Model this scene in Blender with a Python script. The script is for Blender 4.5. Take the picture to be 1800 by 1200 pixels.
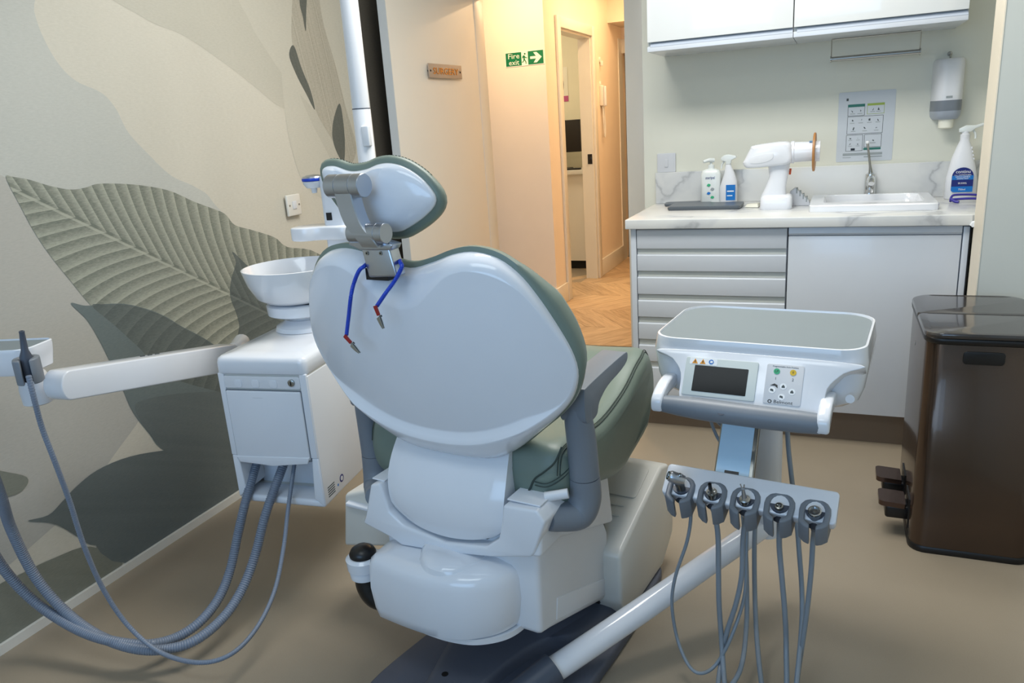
import bpy, bmesh, math, random
import numpy as np
from mathutils import Vector, Matrix
from mathutils.geometry import delaunay_2d_cdt
random.seed(7)
for o in list(bpy.data.objects): bpy.data.objects.remove(o)
S = bpy.context.scene
COL = S.collection
PI = math.pi
# ------------------------------------------------------------------ camera
FPX = 1330.0                                   # focal length in pixels of an 1800 px wide frame
YAW, PITCH, ROLL = -0.408796, 0.275529, -0.0678696
CAM = np.array([0.0, 0.0, 1.30272])
_f = np.array([math.sin(YAW)*math.cos(PITCH), math.cos(YAW)*math.cos(PITCH), -math.sin(PITCH)])
_r0 = np.array([math.cos(YAW), -math.sin(YAW), 0.0]); _u0 = np.cross(_r0, _f)
_r = math.cos(ROLL)*_r0 + math.sin(ROLL)*_u0; _u = -math.sin(ROLL)*_r0 + math.cos(ROLL)*_u0
cd = bpy.data.cameras.new('camera'); cam = bpy.data.objects.new('camera', cd); COL.objects.link(cam)
cd.sensor_width = 36.0; cd.lens = FPX/1800*36.0; cd.clip_start = 0.02; cd.clip_end = 60
M = Matrix(((_r[0], _u[0], -_f[0], CAM[0]), (_r[1], _u[1], -_f[1], CAM[1]), (_r[2], _u[2], -_f[2], CAM[2]), (0, 0, 0, 1)))
cam.matrix_world = M; S.camera = cam
# ------------------------------------------------------------------ world, lights, exposure
W = bpy.data.worlds.new('world'); S.world = W; W.use_nodes = True
W.node_tree.nodes['Background'].inputs[0].default_value = (0.75, 0.86, 1.0, 1); W.node_tree.nodes['Background'].inputs[1].default_value = 0.25
def area(name, loc, size, power, col, rot=(0, 0, 0)):
    d = bpy.data.lights.new(name, 'AREA'); d.shape = 'RECTANGLE'; d.size, d.size_y = size; d.energy = power; d.color = col
    o = bpy.data.objects.new(name, d); COL.objects.link(o); o.location = loc; o.rotation_euler = rot; return o
area('window_daylight', (-0.75, -1.72, 1.55), (2.2, 1.3), 21, (0.36, 0.62, 1.0), (PI/2, 0, 0))
area('ceiling_panel_lamp', (-0.65, 2.1, 2.47), (1.1, 0.55), 25, (1.0, 0.985, 0.94))
area('ceiling_panel_lamp', (-0.75, 0.3, 2.47), (1.1, 0.55), 6, (0.86, 0.95, 1.0))
area('worktop_panel_lamp', (0.0, 2.7, 2.47), (0.9, 0.3), 6, (1.0, 0.98, 0.93))
area('hall_downlight', (-1.9, 4.62, 2.42), (0.2, 0.2), 13, (1.0, 0.68, 0.38))
area('hall_downlight', (-1.25, 5.6, 2.42), (0.2, 0.2), 10, (1.0, 0.68, 0.38))
area('hall_downlight', (-1.3, 6.3, 2.42), (0.25, 0.25), 7, (1.0, 0.66, 0.34))
area('office_lamp', (-2.9, 5.9, 2.42), (0.6, 0.6), 12, (1.0, 0.86, 0.62))
S.view_settings.view_transform = 'Standard'; S.view_settings.look = 'None'; S.view_settings.gamma = 1
S.view_settings.use_curve_mapping = False; S.view_settings.exposure = 0.52
# ------------------------------------------------------------------ maths helpers
def ray(px, py): return _r*(px-900)/FPX - _u*(py-600)/FPX + _f
def at_x(px, py, x): d = ray(px, py); return CAM + d*(x-CAM[0])/d[0]
def at_y(px, py, y): d = ray(px, py); return CAM + d*(y-CAM[1])/d[1]
def at_z(px, py, z): d = ray(px, py); return CAM + d*(z-CAM[2])/d[2]
class Frame:                                   # a thing's own axes: origin on the floor, turned about z
    def __init__(s, loc, deg):
        a = math.radians(deg); s.loc = np.array(loc, float); s.a = a
        s.M = np.array([[math.cos(a), -math.sin(a), 0], [math.sin(a), math.cos(a), 0], [0, 0, 1]])
    def pl(s, px, py, p0, n):
        c = s.M.T@(CAM-s.loc); d = s.M.T@ray(px, py); n = np.array(n, float)
        return c + d*((np.array(p0, float)-c)@n)/(d@n)
    def x(s, px, py, v): return s.pl(px, py, (v, 0, 0), (1, 0, 0))
    def y(s, px, py, v): return s.pl(px, py, (0, v, 0), (0, 1, 0))
    def z(s, px, py, v): return s.pl(px, py, (0, 0, v), (0, 0, 1))
    def to(s, p): return s.M.T@(np.array(p, float)-s.loc)
def V(*a): return np.array(a, float)
def unit(v): v = np.array(v, float); return v/np.linalg.norm(v)
def cr(pts, n=8, closed=False):                # Catmull-Rom through points
    P = [np.array(p, float) for p in pts]; m = len(P); out = []
    for i in range(m if closed else m-1):
        if closed: a, b, c, d = P[(i-1) % m], P[i], P[(i+1) % m], P[(i+2) % m]
        else: a, b, c, d = P[max(i-1, 0)], P[i], P[i+1], P[min(i+2, m-1)]
        for k in range(n):
            t = k/n; out.append(0.5*((2*b)+(c-a)*t+(2*a-5*b+4*c-d)*t*t+(3*b-a-3*c+d)*t**3))
    if not closed: out.append(P[-1])
    return np.array(out)
def resample(P, n, closed=True):
    P = np.array(P, float)
    if closed: P = np.vstack([P, P[:1]])
    L = np.r_[0, np.cumsum(np.linalg.norm(np.diff(P, axis=0), axis=1))]
    t = np.linspace(0, L[-1], n+1)[:-1] if closed else np.linspace(0, L[-1], n)
    return np.stack([np.interp(t, L, P[:, i]) for i in range(P.shape[1])], 1)
def rrect(x0, x1, y0, y1, r, n=5):             # rounded rectangle, r = one radius or four (starting at x1,y0 going anticlockwise)
    rs = r if isinstance(r, (list, tuple)) else (r,)*4; out = []
    for (cx, cy, sx, sy, a0), q in zip(((x1, y0, -1, 1, -PI/2), (x1, y1, -1, -1, 0), (x0, y1, 1, -1, PI/2), (x0, y0, 1, 1, PI)), rs):
        q = max(q, 1e-5)
        for k in range(n+1):
            a = a0 + PI/2*k/n; out.append((cx+sx*q+q*math.cos(a), cy+sy*q+q*math.sin(a)))
    return out
def circle(r, n=24, cx=0, cy=0): return [(cx+r*math.cos(2*PI*k/n), cy+r*math.sin(2*PI*k/n)) for k in range(n)]
# ------------------------------------------------------------------ materials
def lin(c): return tuple((x/12.92 if x <= 0.04045 else ((x+0.055)/1.055)**2.4) for x in [v/255 for v in c])
MATS = {}
def mat(name, rgb, rough=0.5, metal=0.0, var=0.03, vs=6.0, bump=0.0, bs=300.0, coat=0.0, emit=0.0):
    if name in MATS: return MATS[name]
    m = bpy.data.materials.new(name); m.use_nodes = True; nt = m.node_tree; b = nt.nodes['Principled BSDF']
    tc = nt.nodes.new('ShaderNodeTexCoord'); no = nt.nodes.new('ShaderNodeTexNoise'); no.inputs['Scale'].default_value = vs; no.inputs['Detail'].default_value = 4
    nt.links.new(tc.outputs['Object'], no.inputs['Vector'])
    mr = nt.nodes.new('ShaderNodeMapRange'); mr.inputs['From Min'].default_value = 0.25; mr.inputs['From Max'].default_value = 0.75
    mr.inputs['To Min'].default_value = 1-var; mr.inputs['To Max'].default_value = 1+var
    nt.links.new(no.outputs['Fac'], mr.inputs['Value'])
    mx = nt.nodes.new('ShaderNodeVectorMath'); mx.operation = 'SCALE'; mx.inputs[0].default_value = lin(rgb)
    nt.links.new(mr.outputs['Result'], mx.inputs['Scale']); nt.links.new(mx.outputs[0], b.inputs['Base Color'])
    b.inputs['Roughness'].default_value = rough; b.inputs['Metallic'].default_value = metal; b.inputs['Coat Weight'].default_value = coat
    if bump:
        n2 = nt.nodes.new('ShaderNodeTexNoise'); n2.inputs['Scale'].default_value = bs; n2.inputs['Detail'].default_value = 3
        nt.links.new(tc.outputs['Object'], n2.inputs['Vector'])
        bp = nt.nodes.new('ShaderNodeBump'); bp.inputs['Strength'].default_value = bump; bp.inputs['Distance'].default_value = 0.002
        nt.links.new(n2.outputs['Fac'], bp.inputs['Height']); nt.links.new(bp.outputs[0], b.inputs['Normal'])
    if emit: b.inputs['Emission Color'].default_value = (*lin(rgb), 1); b.inputs['Emission Strength'].default_value = emit
    MATS[name] = m; return m
def N(nt, t, **k):
    n = nt.nodes.new(t)
    for a, v in k.items():
        if a.startswith('i_'): n.inputs[a[2:].replace('_', ' ')].default_value = v
        elif a[0] == 'n' and a[1:].isdigit(): n.inputs[int(a[1:])].default_value = v
        else: setattr(n, a, v)
    return n
def math_(nt, op, a, b=None, c=None):
    n = nt.nodes.new('ShaderNodeMath'); n.operation = op
    for i, v in enumerate((a, b, c)):
        if v is None: continue
        if hasattr(v, 'is_output'): nt.links.new(v, n.inputs[i])
        else: n.inputs[i].default_value = v
    return n.outputs[0]
def ramp(nt, fac, stops):
    r = nt.nodes.new('ShaderNodeValToRGB'); e = r.color_ramp.elements
    while len(e) < len(stops): e.new(0.5)
    for x, (p, c) in zip(e, stops): x.position = p; x.color = (*lin(c), 1)
    nt.links.new(fac, r.inputs[0]); return r.outputs[0]
m_white = mat('white_plastic', (226, 229, 235), 0.16, var=0.012, coat=0.3)
m_white2 = mat('white_matt_plastic', (222, 224, 228), 0.38, var=0.015)
m_cream = mat('warm_white_plastic', (216, 214, 206), 0.3, var=0.015)
m_green = mat('sage_vinyl', (114, 128, 118), 0.42, var=0.03, vs=12, bump=0.12, bs=700)
m_seam = mat('dark_green_thread', (58, 70, 66), 0.8)
m_silver = mat('satin_aluminium', (186, 191, 199), 0.29, 1.0, bump=0.05, bs=900)
m_chrome = mat('polished_chrome', (215, 217, 218), 0.1, 1.0, var=0.0)
m_steel = mat('brushed_steel', (165, 165, 160), 0.28, 1.0)
m_grey = mat('slate_grey_plastic', (118, 125, 134), 0.42, var=0.02)
m_grey2 = mat('dark_grey_plastic', (72, 79, 92), 0.4, var=0.02)
m_base = mat('charcoal_base', (88, 92, 104), 0.5, var=0.05, bump=0.06, bs=500)
m_mat = mat('grey_silicone_mat', (124, 134, 138), 0.55, var=0.015, bump=0.05)
m_hose = mat('grey_hose', (120, 130, 146), 0.4, var=0.03)
m_hose2 = mat('pale_grey_tubing', (132, 142, 152), 0.35, var=0.03)
m_black = mat('black_plastic', (14, 14, 16), 0.35)
m_blackgloss = mat('black_screen_glass', (9, 12, 12), 0.12, var=0.0); m_blackgloss.node_tree.nodes['Principled BSDF'].inputs['Specular IOR Level'].default_value = 0.15
m_blue = mat('blue_plastic', (22, 66, 190), 0.35)
m_red = mat('red_plastic', (150, 30, 26), 0.4)
m_film = mat('blue_protective_film', (200, 232, 255), 0.14, var=0.02)
m_skirt = mat('white_gloss_paint', (224, 222, 214), 0.3, var=0.015)
m_wall = mat('pale_green_grey_paint', (219, 219, 206), 0.6, var=0.015, bump=0.04, bs=400)
m_wallb = mat('cool_grey_paint', (206, 209, 203), 0.6, var=0.015, bump=0.04, bs=400)
m_ceil = mat('ceiling_paint', (232, 232, 228), 0.7)
m_hall = mat('warm_cream_paint', (236, 222, 204), 0.6, var=0.015, bump=0.03)
m_door = mat('door_satin_paint', (232, 226, 214), 0.42, var=0.01)
m_dooredge = mat('door_edge_grey', (196, 202, 206), 0.45)
m_cab = mat('white_cabinet_lacquer', (206, 212, 220), 0.22, var=0.008, coat=0.2)
m_cabup = mat('gloss_white_cupboard_lacquer', (226, 229, 229), 0.08, var=0.006, coat=0.4)
m_cabin = mat('cabinet_carcass', (210, 212, 206), 0.4)
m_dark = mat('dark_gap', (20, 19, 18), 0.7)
m_brown = mat('bronze_steel', (84, 69, 58), 0.2, 0.75, var=0.05, bump=0.03, bs=900, coat=0.25)
m_lid = mat('dark_bronze_lid', (70, 66, 64), 0.14, 0.4, var=0.03, coat=0.4)
m_brownpedal = mat('bronze_pedal', (92, 74, 66), 0.2, 0.8)
m_ceramic = mat('white_ceramic', (230, 232, 236), 0.12, var=0.008, coat=0.4)
m_paper = mat('poster_paper', (196, 202, 208), 0.5, var=0.015)
m_ink = mat('print_ink', (70, 78, 80), 0.7)
m_inkl = mat('pale_print_ink', (150, 158, 160), 0.7)
m_teal = mat('teal_print', (42, 110, 100), 0.6)
m_lime = mat('lime_print', (150, 172, 80), 0.6)
m_label = mat('navy_label', (24, 38, 112), 0.4, var=0.02)
m_label2 = mat('sky_label', (20, 112, 190), 0.4, var=0.02)
m_lett = mat('white_lettering', (236, 238, 240), 0.5)
m_signg = mat('safety_green', (0, 112, 66), 0.45)
m_signw = mat('sign_white', (240, 238, 222), 0.5)
m_brass = mat('polished_brass', (176, 124, 40), 0.22, 0.8)
m_brnickel = mat('brushed_nickel_plate', (176, 162, 148), 0.4, 0.25)
m_wood_ring = mat('tan_shield', (176, 122, 66), 0.4, var=0.06, vs=20)
m_orange = mat('orange_trigger', (208, 84, 34), 0.4)
m_purple = mat('indigo_plastic', (58, 52, 150), 0.3)
m_amber = mat('amber_sign', (222, 148, 30), 0.5)
m_gbtn = mat('green_button', (56, 170, 120), 0.5)
m_ybtn = mat('yellow_button', (214, 178, 44), 0.5)
m_panel = mat('pale_grey_membrane', (206, 208, 212), 0.4, var=0.01)
m_bezel = mat('grey_green_bezel', (200, 208, 206), 0.35, var=0.01)
m_pink = mat('pink_print', (190, 90, 140), 0.6)
m_tablet = mat('charcoal_tablet', (84, 92, 100), 0.35)
m_clear = mat('frosted_plastic', (222, 227, 225), 0.2)
m_officefloor = mat('office_vinyl', (150, 138, 122), 0.5)

def m_floor_():
    m = bpy.data.materials.new('tan_vinyl'); m.use_nodes = True; nt = m.node_tree; b = nt.nodes['Principled BSDF']
    tc = N(nt, 'ShaderNodeTexCoord'); n1 = N(nt, 'ShaderNodeTexNoise', i_Scale=2.2, i_Detail=5.0); n2 = N(nt, 'ShaderNodeTexNoise', i_Scale=420.0, i_Detail=2.0)
    nt.links.new(tc.outputs['Object'], n1.inputs['Vector']); nt.links.new(tc.outputs['Object'], n2.inputs['Vector'])
    f = math_(nt, 'ADD', math_(nt, 'MULTIPLY', n1.outputs['Fac'], 0.6), math_(nt, 'MULTIPLY', n2.outputs['Fac'], 0.4))
    c = ramp(nt, f, [(0.3, (145, 133, 115)), (0.7, (156, 144, 126))]); nt.links.new(c, b.inputs['Base Color']); b.inputs['Roughness'].default_value = 0.42
    bp = N(nt, 'ShaderNodeBump', i_Strength=0.06, i_Distance=0.001); nt.links.new(n2.outputs['Fac'], bp.inputs['Height']); nt.links.new(bp.outputs[0], b.inputs['Normal'])
    return m
m_floor = m_floor_()
def m_wood_(name, c0, c1):
    m = bpy.data.materials.new(name); m.use_nodes = True; nt = m.node_tree; b = nt.nodes['Principled BSDF']
    tc = N(nt, 'ShaderNodeTexCoord'); oi = N(nt, 'ShaderNodeObjectInfo'); mp = N(nt, 'ShaderNodeMapping'); mp.inputs['Scale'].default_value = (3.0, 34.0, 3.0)
    add = N(nt, 'ShaderNodeVectorMath', operation='ADD'); nt.links.new(tc.outputs['Object'], add.inputs[0])
    cx = N(nt, 'ShaderNodeCombineXYZ'); nt.links.new(math_(nt, 'MULTIPLY', oi.outputs['Random'], 40.0), cx.inputs[0]); nt.links.new(cx.outputs[0], add.inputs[1])
    nt.links.new(add.outputs[0], mp.inputs['Vector']); n1 = N(nt, 'ShaderNodeTexNoise', i_Scale=1.6, i_Detail=7.0, i_Distortion=1.2); nt.links.new(mp.outputs[0], n1.inputs['Vector'])
    f = math_(nt, 'ADD', n1.outputs['Fac'], math_(nt, 'MULTIPLY', math_(nt, 'SUBTRACT', oi.outputs['Random'], 0.5), 0.28))
    c = ramp(nt, f, [(0.28, c0), (0.72, c1)]); nt.links.new(c, b.inputs['Base Color']); b.inputs['Roughness'].default_value = 0.42
    return m
m_wood = m_wood_('oak_plank', (164, 138, 108), (208, 182, 148))
def m_marble_():
    m = bpy.data.materials.new('veined_marble_laminate'); m.use_nodes = True; nt = m.node_tree; b = nt.nodes['Principled BSDF']
    tc = N(nt, 'ShaderNodeTexCoord'); w = N(nt, 'ShaderNodeTexNoise', i_Scale=3.0, i_Detail=6.0); nt.links.new(tc.outputs['Object'], w.inputs['Vector'])
    mp = N(nt, 'ShaderNodeMapping'); mp.inputs['Rotation'].default_value = (0.5, 0.9, 0.7); nt.links.new(tc.outputs['Object'], mp.inputs['Vector'])
    sc = N(nt, 'ShaderNodeVectorMath', operation='SCALE'); sc.inputs['Scale'].default_value = 0.55; nt.links.new(w.outputs['Color'], sc.inputs[0])
    ad = N(nt, 'ShaderNodeVectorMath', operation='ADD'); nt.links.new(mp.outputs[0], ad.inputs[0]); nt.links.new(sc.outputs[0], ad.inputs[1])
    wv = N(nt, 'ShaderNodeTexNoise', i_Scale=2.1, i_Detail=3.0); nt.links.new(ad.outputs[0], wv.inputs['Vector'])
    v = math_(nt, 'ABSOLUTE', math_(nt, 'SUBTRACT', wv.outputs['Fac'], 0.5))
    c = ramp(nt, v, [(0.0, (176, 178, 180)), (0.018, (202, 204, 205)), (0.08, (216, 217, 215)), (0.3, (222, 223, 219))]); nt.links.new(c, b.inputs['Base Color']); b.inputs['Roughness'].default_value = 0.25
    return m
m_marble = m_marble_()
def m_fabric(name, c0, c1, leaf=None, lines=None):
    """wallpaper print: fine woven fleck; leaf = (y0,z0,ay,az,length) draws curved side veins either side of a midrib"""
    m = bpy.data.materials.new(name); m.use_nodes = True; nt = m.node_tree; b = nt.nodes['Principled BSDF']; b.inputs['Roughness'].default_value = 0.75
    tc = N(nt, 'ShaderNodeTexCoord'); mp = N(nt, 'ShaderNodeMapping'); mp.inputs['Scale'].default_value = (1, 60, 240); nt.links.new(tc.outputs['Object'], mp.inputs['Vector'])
    n1 = N(nt, 'ShaderNodeTexNoise', i_Scale=1.0, i_Detail=4.0, i_Roughness=0.7); nt.links.new(mp.outputs[0], n1.inputs['Vector'])
    n2 = N(nt, 'ShaderNodeTexNoise', i_Scale=1.5, i_Detail=3.0); nt.links.new(tc.outputs['Object'], n2.inputs['Vector'])
    f = math_(nt, 'ADD', math_(nt, 'MULTIPLY', n1.outputs['Fac'], 0.62), math_(nt, 'MULTIPLY', n2.outputs['Fac'], 0.38))
    if leaf:
        y0, z0, ay, az, per, k, q, amp = leaf
        sp = N(nt, 'ShaderNodeSeparateXYZ'); nt.links.new(tc.outputs['Object'], sp.inputs[0])
        dy = math_(nt, 'SUBTRACT', sp.outputs[1], y0); dz = math_(nt, 'SUBTRACT', sp.outputs[2], z0)
        s = math_(nt, 'ADD', math_(nt, 'MULTIPLY', dy, ay), math_(nt, 'MULTIPLY', dz, az))
        t = math_(nt, 'SUBTRACT', math_(nt, 'MULTIPLY', dz, ay), math_(nt, 'MULTIPLY', dy, az))
        at = math_(nt, 'ABSOLUTE', t)
        ph = math_(nt, 'ADD', math_(nt, 'SUBTRACT', s, math_(nt, 'MULTIPLY', at, k)), math_(nt, 'MULTIPLY', math_(nt, 'MULTIPLY', at, at), q))
        ph = math_(nt, 'ADD', ph, math_(nt, 'MULTIPLY', n2.outputs['Fac'], per*0.8))
        saw = math_(nt, 'FRACT', math_(nt, 'DIVIDE', ph, per))
        saw = math_(nt, 'SUBTRACT', math_(nt, 'POWER', saw, 1.6), 0.4)
        rib = math_(nt, 'LESS_THAN', at, 0.006)
        rib2 = math_(nt, 'LESS_THAN', math_(nt, 'ABSOLUTE', math_(nt, 'SUBTRACT', t, -0.008)), 0.004)
        f = math_(nt, 'ADD', f, math_(nt, 'MULTIPLY', saw, amp))
        f = math_(nt, 'SUBTRACT', f, math_(nt, 'MULTIPLY', rib, 0.12)); f = math_(nt, 'ADD', f, math_(nt, 'MULTIPLY', rib2, 0.3))
    if lines:
        sp = N(nt, 'ShaderNodeSeparateXYZ'); nt.links.new(tc.outputs['Object'], sp.inputs[0])
        ph = math_(nt, 'ADD', math_(nt, 'MULTIPLY', sp.outputs[1], lines[0]), math_(nt, 'MULTIPLY', sp.outputs[2], lines[1]))
        cx = N(nt, 'ShaderNodeCombineXYZ'); nt.links.new(ph, cx.inputs[0]); n3 = N(nt, 'ShaderNodeTexNoise', i_Scale=1.0, i_Detail=3.0); nt.links.new(cx.outputs[0], n3.inputs['Vector'])
        f = math_(nt, 'ADD', f, math_(nt, 'MULTIPLY', math_(nt, 'SUBTRACT', n3.outputs['Fac'], 0.5), lines[2]))
    c = ramp(nt, f, [(0.25, c0), (0.75, c1)]); nt.links.new(c, b.inputs['Base Color'])
    return m
# ------------------------------------------------------------------ object helpers
def link(name, me, m, parent=None):
    o = bpy.data.objects.new(name, me); COL.objects.link(o)
    if m is not None: me.materials.append(m)
    if parent is not None: o.parent = parent
    return o
def build(name, verts, faces, m, parent=None, bevel=0.0, seg=3, ang=40, flat=False, bang=25):
    bm = bmesh.new(); vs = [bm.verts.new([float(c) for c in v]) for v in verts]
    for f in faces:
        try: bm.faces.new([vs[i] for i in f])
        except ValueError: pass
    bmesh.ops.recalc_face_normals(bm, faces=bm.faces)
    if bevel:
        ed = [e for e in bm.edges if len(e.link_faces) == 2 and e.calc_face_angle(0) > math.radians(bang)]
        bmesh.ops.bevel(bm, geom=ed, offset=bevel, segments=seg, profile=0.5, affect='EDGES', clamp_overlap=True)
    me = bpy.data.meshes.new(name); bm.to_mesh(me); bm.free()
    if not flat:
        me.polygons.foreach_set('use_smooth', [True]*len(me.polygons)); me.set_sharp_from_angle(angle=math.radians(ang))
    return link(name, me, m, parent)
def box(name, x, y, z, m, parent=None, bevel=0.0, seg=3):
    v = [(a, b, c) for a in x for b in y for c in z]
    return build(name, v, [(0, 1, 3, 2), (4, 6, 7, 5), (0, 4, 5, 1), (2, 3, 7, 6), (0, 2, 6, 4), (1, 5, 7, 3)], m, parent, bevel, seg)
def loft(name, rings, m, parent=None, cap=(True, True), ang=50, bevel=0.0, bang=25):
    n = len(rings[0]); v = [p for r in rings for p in r]; f = []
    for i in range(len(rings)-1):
        for k in range(n): f.append((i*n+k, i*n+(k+1) % n, (i+1)*n+(k+1) % n, (i+1)*n+k))
    if cap[0]: f.append(tuple(range(n))[::-1])
    if cap[1]: f.append(tuple((len(rings)-1)*n+k for k in range(n)))
    return build(name, v, f, m, parent, ang=ang, bevel=bevel, bang=bang)
def prism(name, pts, o, ex, ey, depth, m, parent=None, bevel=0.0, seg=3, bang=25, ang=40):
    """polygon pts (u,v) on the plane o + u ex + v ey, thickened by depth along ex x ey"""
    o, ex, ey = np.array(o, float), unit(ex), unit(ey); n = unit(np.cross(ex, ey))
    a = [o+ex*p[0]+ey*p[1] for p in pts]; b = [q+n*depth for q in a]; k = len(a)
    f = [tuple(range(k))[::-1], tuple(range(k, 2*k))] + [(i, (i+1) % k, k+(i+1) % k, k+i) for i in range(k)]
    return build(name, a+b, f, m, parent, bevel, seg, bang=bang, ang=ang)
def px_(name, pts, x0, x1, m, parent=None, **k): return prism(name, pts, (x0, 0, 0), (0, 1, 0), (0, 0, 1), x1-x0, m, parent, **k)     # pts (y,z)
def py_(name, pts, y0, y1, m, parent=None, **k): return prism(name, pts, (0, y1, 0), (1, 0, 0), (0, 0, 1), y1-y0, m, parent, **k)     # pts (x,z); ex x ey = -y
def pz_(name, pts, z0, z1, m, parent=None, **k): return prism(name, pts, (0, 0, z0), (1, 0, 0), (0, 1, 0), z1-z0, m, parent, **k)     # pts (x,y)
def tube(name, pts, r, m, parent=None, n=10, res=8, ribs=None, caps=True):
    P = cr(pts, res) if res > 1 else np.array(pts, float)
    if ribs:
        L = np.linalg.norm(np.diff(P, axis=0), axis=1).sum(); P = resample(P, int(L/ribs[0]*3)+2, False)
    K = len(P); T = np.gradient(P, axis=0); T /= np.linalg.norm(T, axis=1)[:, None]
    up = V(0, 0, 1) if abs(T[0][2]) < 0.9 else V(1, 0, 0); a = unit(np.cross(T[0], up)); rings = []
    for i in range(K):
        a = unit(a - T[i]*(a@T[i])); b = np.cross(T[i], a)
        rr = r if np.isscalar(r) else np.interp(i/(K-1), np.linspace(0, 1, len(r)), r)
        if ribs and i % 3 == 0: rr = rr*(1-ribs[1])
        rings.append([P[i]+rr*(a*math.cos(2*PI*k/n)+b*math.sin(2*PI*k/n)) for k in range(n)])
    return loft(name, rings, m, parent, (caps, caps), ang=60)
def lathe(name, prof, m, parent=None, o=(0, 0, 0), axis=(0, 0, 1), n=28, sx=1.0, sy=1.0, ang=35):
    ax = unit(axis); up = V(0, 1, 0) if abs(ax[1]) < 0.9 else V(1, 0, 0); a = unit(np.cross(up, ax)); b = np.cross(ax, a); o = np.array(o, float)
    rings = [[o+ax*z+r*(a*sx*math.cos(2*PI*k/n)+b*sy*math.sin(2*PI*k/n)) for k in range(n)] for r, z in prof]
    return loft(name, rings, m, parent, ang=ang)
def empty(name, label, cat, loc=(0, 0, 0), deg=0.0, group=None):
    o = bpy.data.objects.new(name, None); COL.objects.link(o); o.location = loc; o.rotation_euler = (0, 0, math.radians(deg)); o.empty_display_size = 0.05
    return tag(o, label, cat, group)
def tag(o, label, cat, group=None):
    o['label'] = label; o['category'] = cat
    if group: o['group'] = group
    return o
def st(o): o['kind'] = 'structure'; return o
def lab(o, l): o['label'] = l; return o
def text(name, body, h, o, ex, ey, m, parent=None, align='CENTER', depth=0.0004, width=None):
    cu = bpy.data.curves.new(name, 'FONT'); cu.body = body; cu.size = 1.0; cu.align_x = align; cu.align_y = 'CENTER'; cu.extrude = 0.02; cu.resolution_u = 2
    t = bpy.data.objects.new(name, cu); COL.objects.link(t); bpy.context.view_layer.update()
    me = bpy.data.meshes.new_from_object(t.evaluated_get(bpy.context.evaluated_depsgraph_get())); bpy.data.objects.remove(t)
    n = len(me.vertices); co = np.empty(n*3); me.vertices.foreach_get('co', co); co = co.reshape(-1, 3)
    ex, ey = unit(ex), unit(ey); nz = np.cross(ex, ey); sx = h/0.72; s0 = sx
    if width: s0 = width/max(1e-6, co[:, 0].max()-co[:, 0].min())
    w = np.array(o, float)+co[:, :1]*s0*ex+co[:, 1:2]*sx*ey+(co[:, 2:3]/0.04+0.5)*depth*nz
    me.vertices.foreach_set('co', w.ravel()); me.materials.clear(); me.update(); me.name = name
    return link(name, me, m, parent)
def disc(name, r, o, n_, m, parent=None, depth=0.0006, n=20):
    n_ = unit(n_); up = V(0, 0, 1) if abs(n_[2]) < 0.9 else V(0, 1, 0); ex = unit(np.cross(up, n_)); ey = np.cross(n_, ex)
    return prism(name, circle(r, n), o, ex, ey, depth, m, parent)
# ================================================================== ROOM SHELL
XL, XR, YB, YD, YR, ZC = -2.063, 0.95, 3.62, 4.10, -1.8, 2.5       # left, right, false wall, door wall, rear, ceiling
st(box('floor', (XL-0.1, XR+0.1), (YR-0.1, 4.19), (-0.05, 0), m_floor))
st(box('ceiling', (XL-0.1, XR+0.1), (YR-0.1, 4.2), (ZC, ZC+0.05), m_ceil))
m_paper0 = m_fabric('mural_ground', (196, 191, 176), (214, 209, 195))
wl = st(box('wall_left', (XL-0.1, XL), (YR-0.1, 4.2), (0, ZC), m_paper0))
# rear wall with the window that lights the room
rw = st(py_('wall_rear', [(XL-0.1, 0), (XR+0.1, 0), (XR+0.1, ZC), (XL-0.1, ZC)], YR-0.1, YR, m_wallb))
wf = st(box('window_1', (-1.95, 0.45), (YR, YR+0.03), (0.82, 2.28), m_skirt))
st(box('wall_right', (XR, XR+0.1), (YR-0.1, 4.2), (0, ZC), m_wallb))
# door wall: left of the door, over the door, and the false wall behind the worktop
JL, JR = -1.86, -1.025
st(box('wall_back', (XL-0.05, JL-0.06), (YD, YD+0.12), (0, ZC), m_wall))
st(box('wall_back_over_door', (JL-0.06, JR+0.1), (YD, YD+0.12), (2.03, ZC), m_wall))
st(box('wall_back_worktop', (-0.828, XR), (YB, YD+0.12), (0, ZC), m_wall))
st(box('wall_back_behind_casing', (JR+0.03, -0.828), (YD+0.015, YD+0.12), (0, ZC), m_wall))
st(box('trim_1', (JR, JR+0.135), (YD-0.02, YD+0.015), (0, 2.1), m_skirt, bevel=0.003))
lat = box('latch_plate', (JR-0.001, JR+0.002), (YD-0.004, YD+0.004), (0.93, 1.02), m_steel, bpy.data.objects['trim_1'])
st(box('trim_2', (JL-0.075, JL), (YD-0.02, YD+0.1), (0, 2.1), m_skirt, bevel=0.003))
st(box('trim_3', (JL, JR), (YD-0.02, YD+0.1), (2.0, 2.1), m_dooredge, bevel=0.003))
st(box('trim_4', (JL, JR), (4.19, 4.225), (0, 0.006), m_steel, bevel=0.002))
# skirting strip along the mural
st(px_('baseboard_left', [(0, 0), (0, 0)] and [(YR, 0.0), (YD, 0.0), (YD, 0.028), (YR, 0.028)], XL, XL+0.012, m_skirt))
# nib wall right of the worktop
st(box('wall_nib', (0.457, XR), (2.86, 3.02), (0, ZC), m_wallb))
st(box('trim_5', (0.4535, 0.457), (2.858, 3.022), (0, ZC), mat('warm_lit_cream_edge', (240, 230, 210), 0.5)))  # cream edge, its colour brightened to stand for warm hall light
st(box('wall_alcove_right', (0.66, XR), (3.02, YB), (0, ZC), m_wall))
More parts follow.
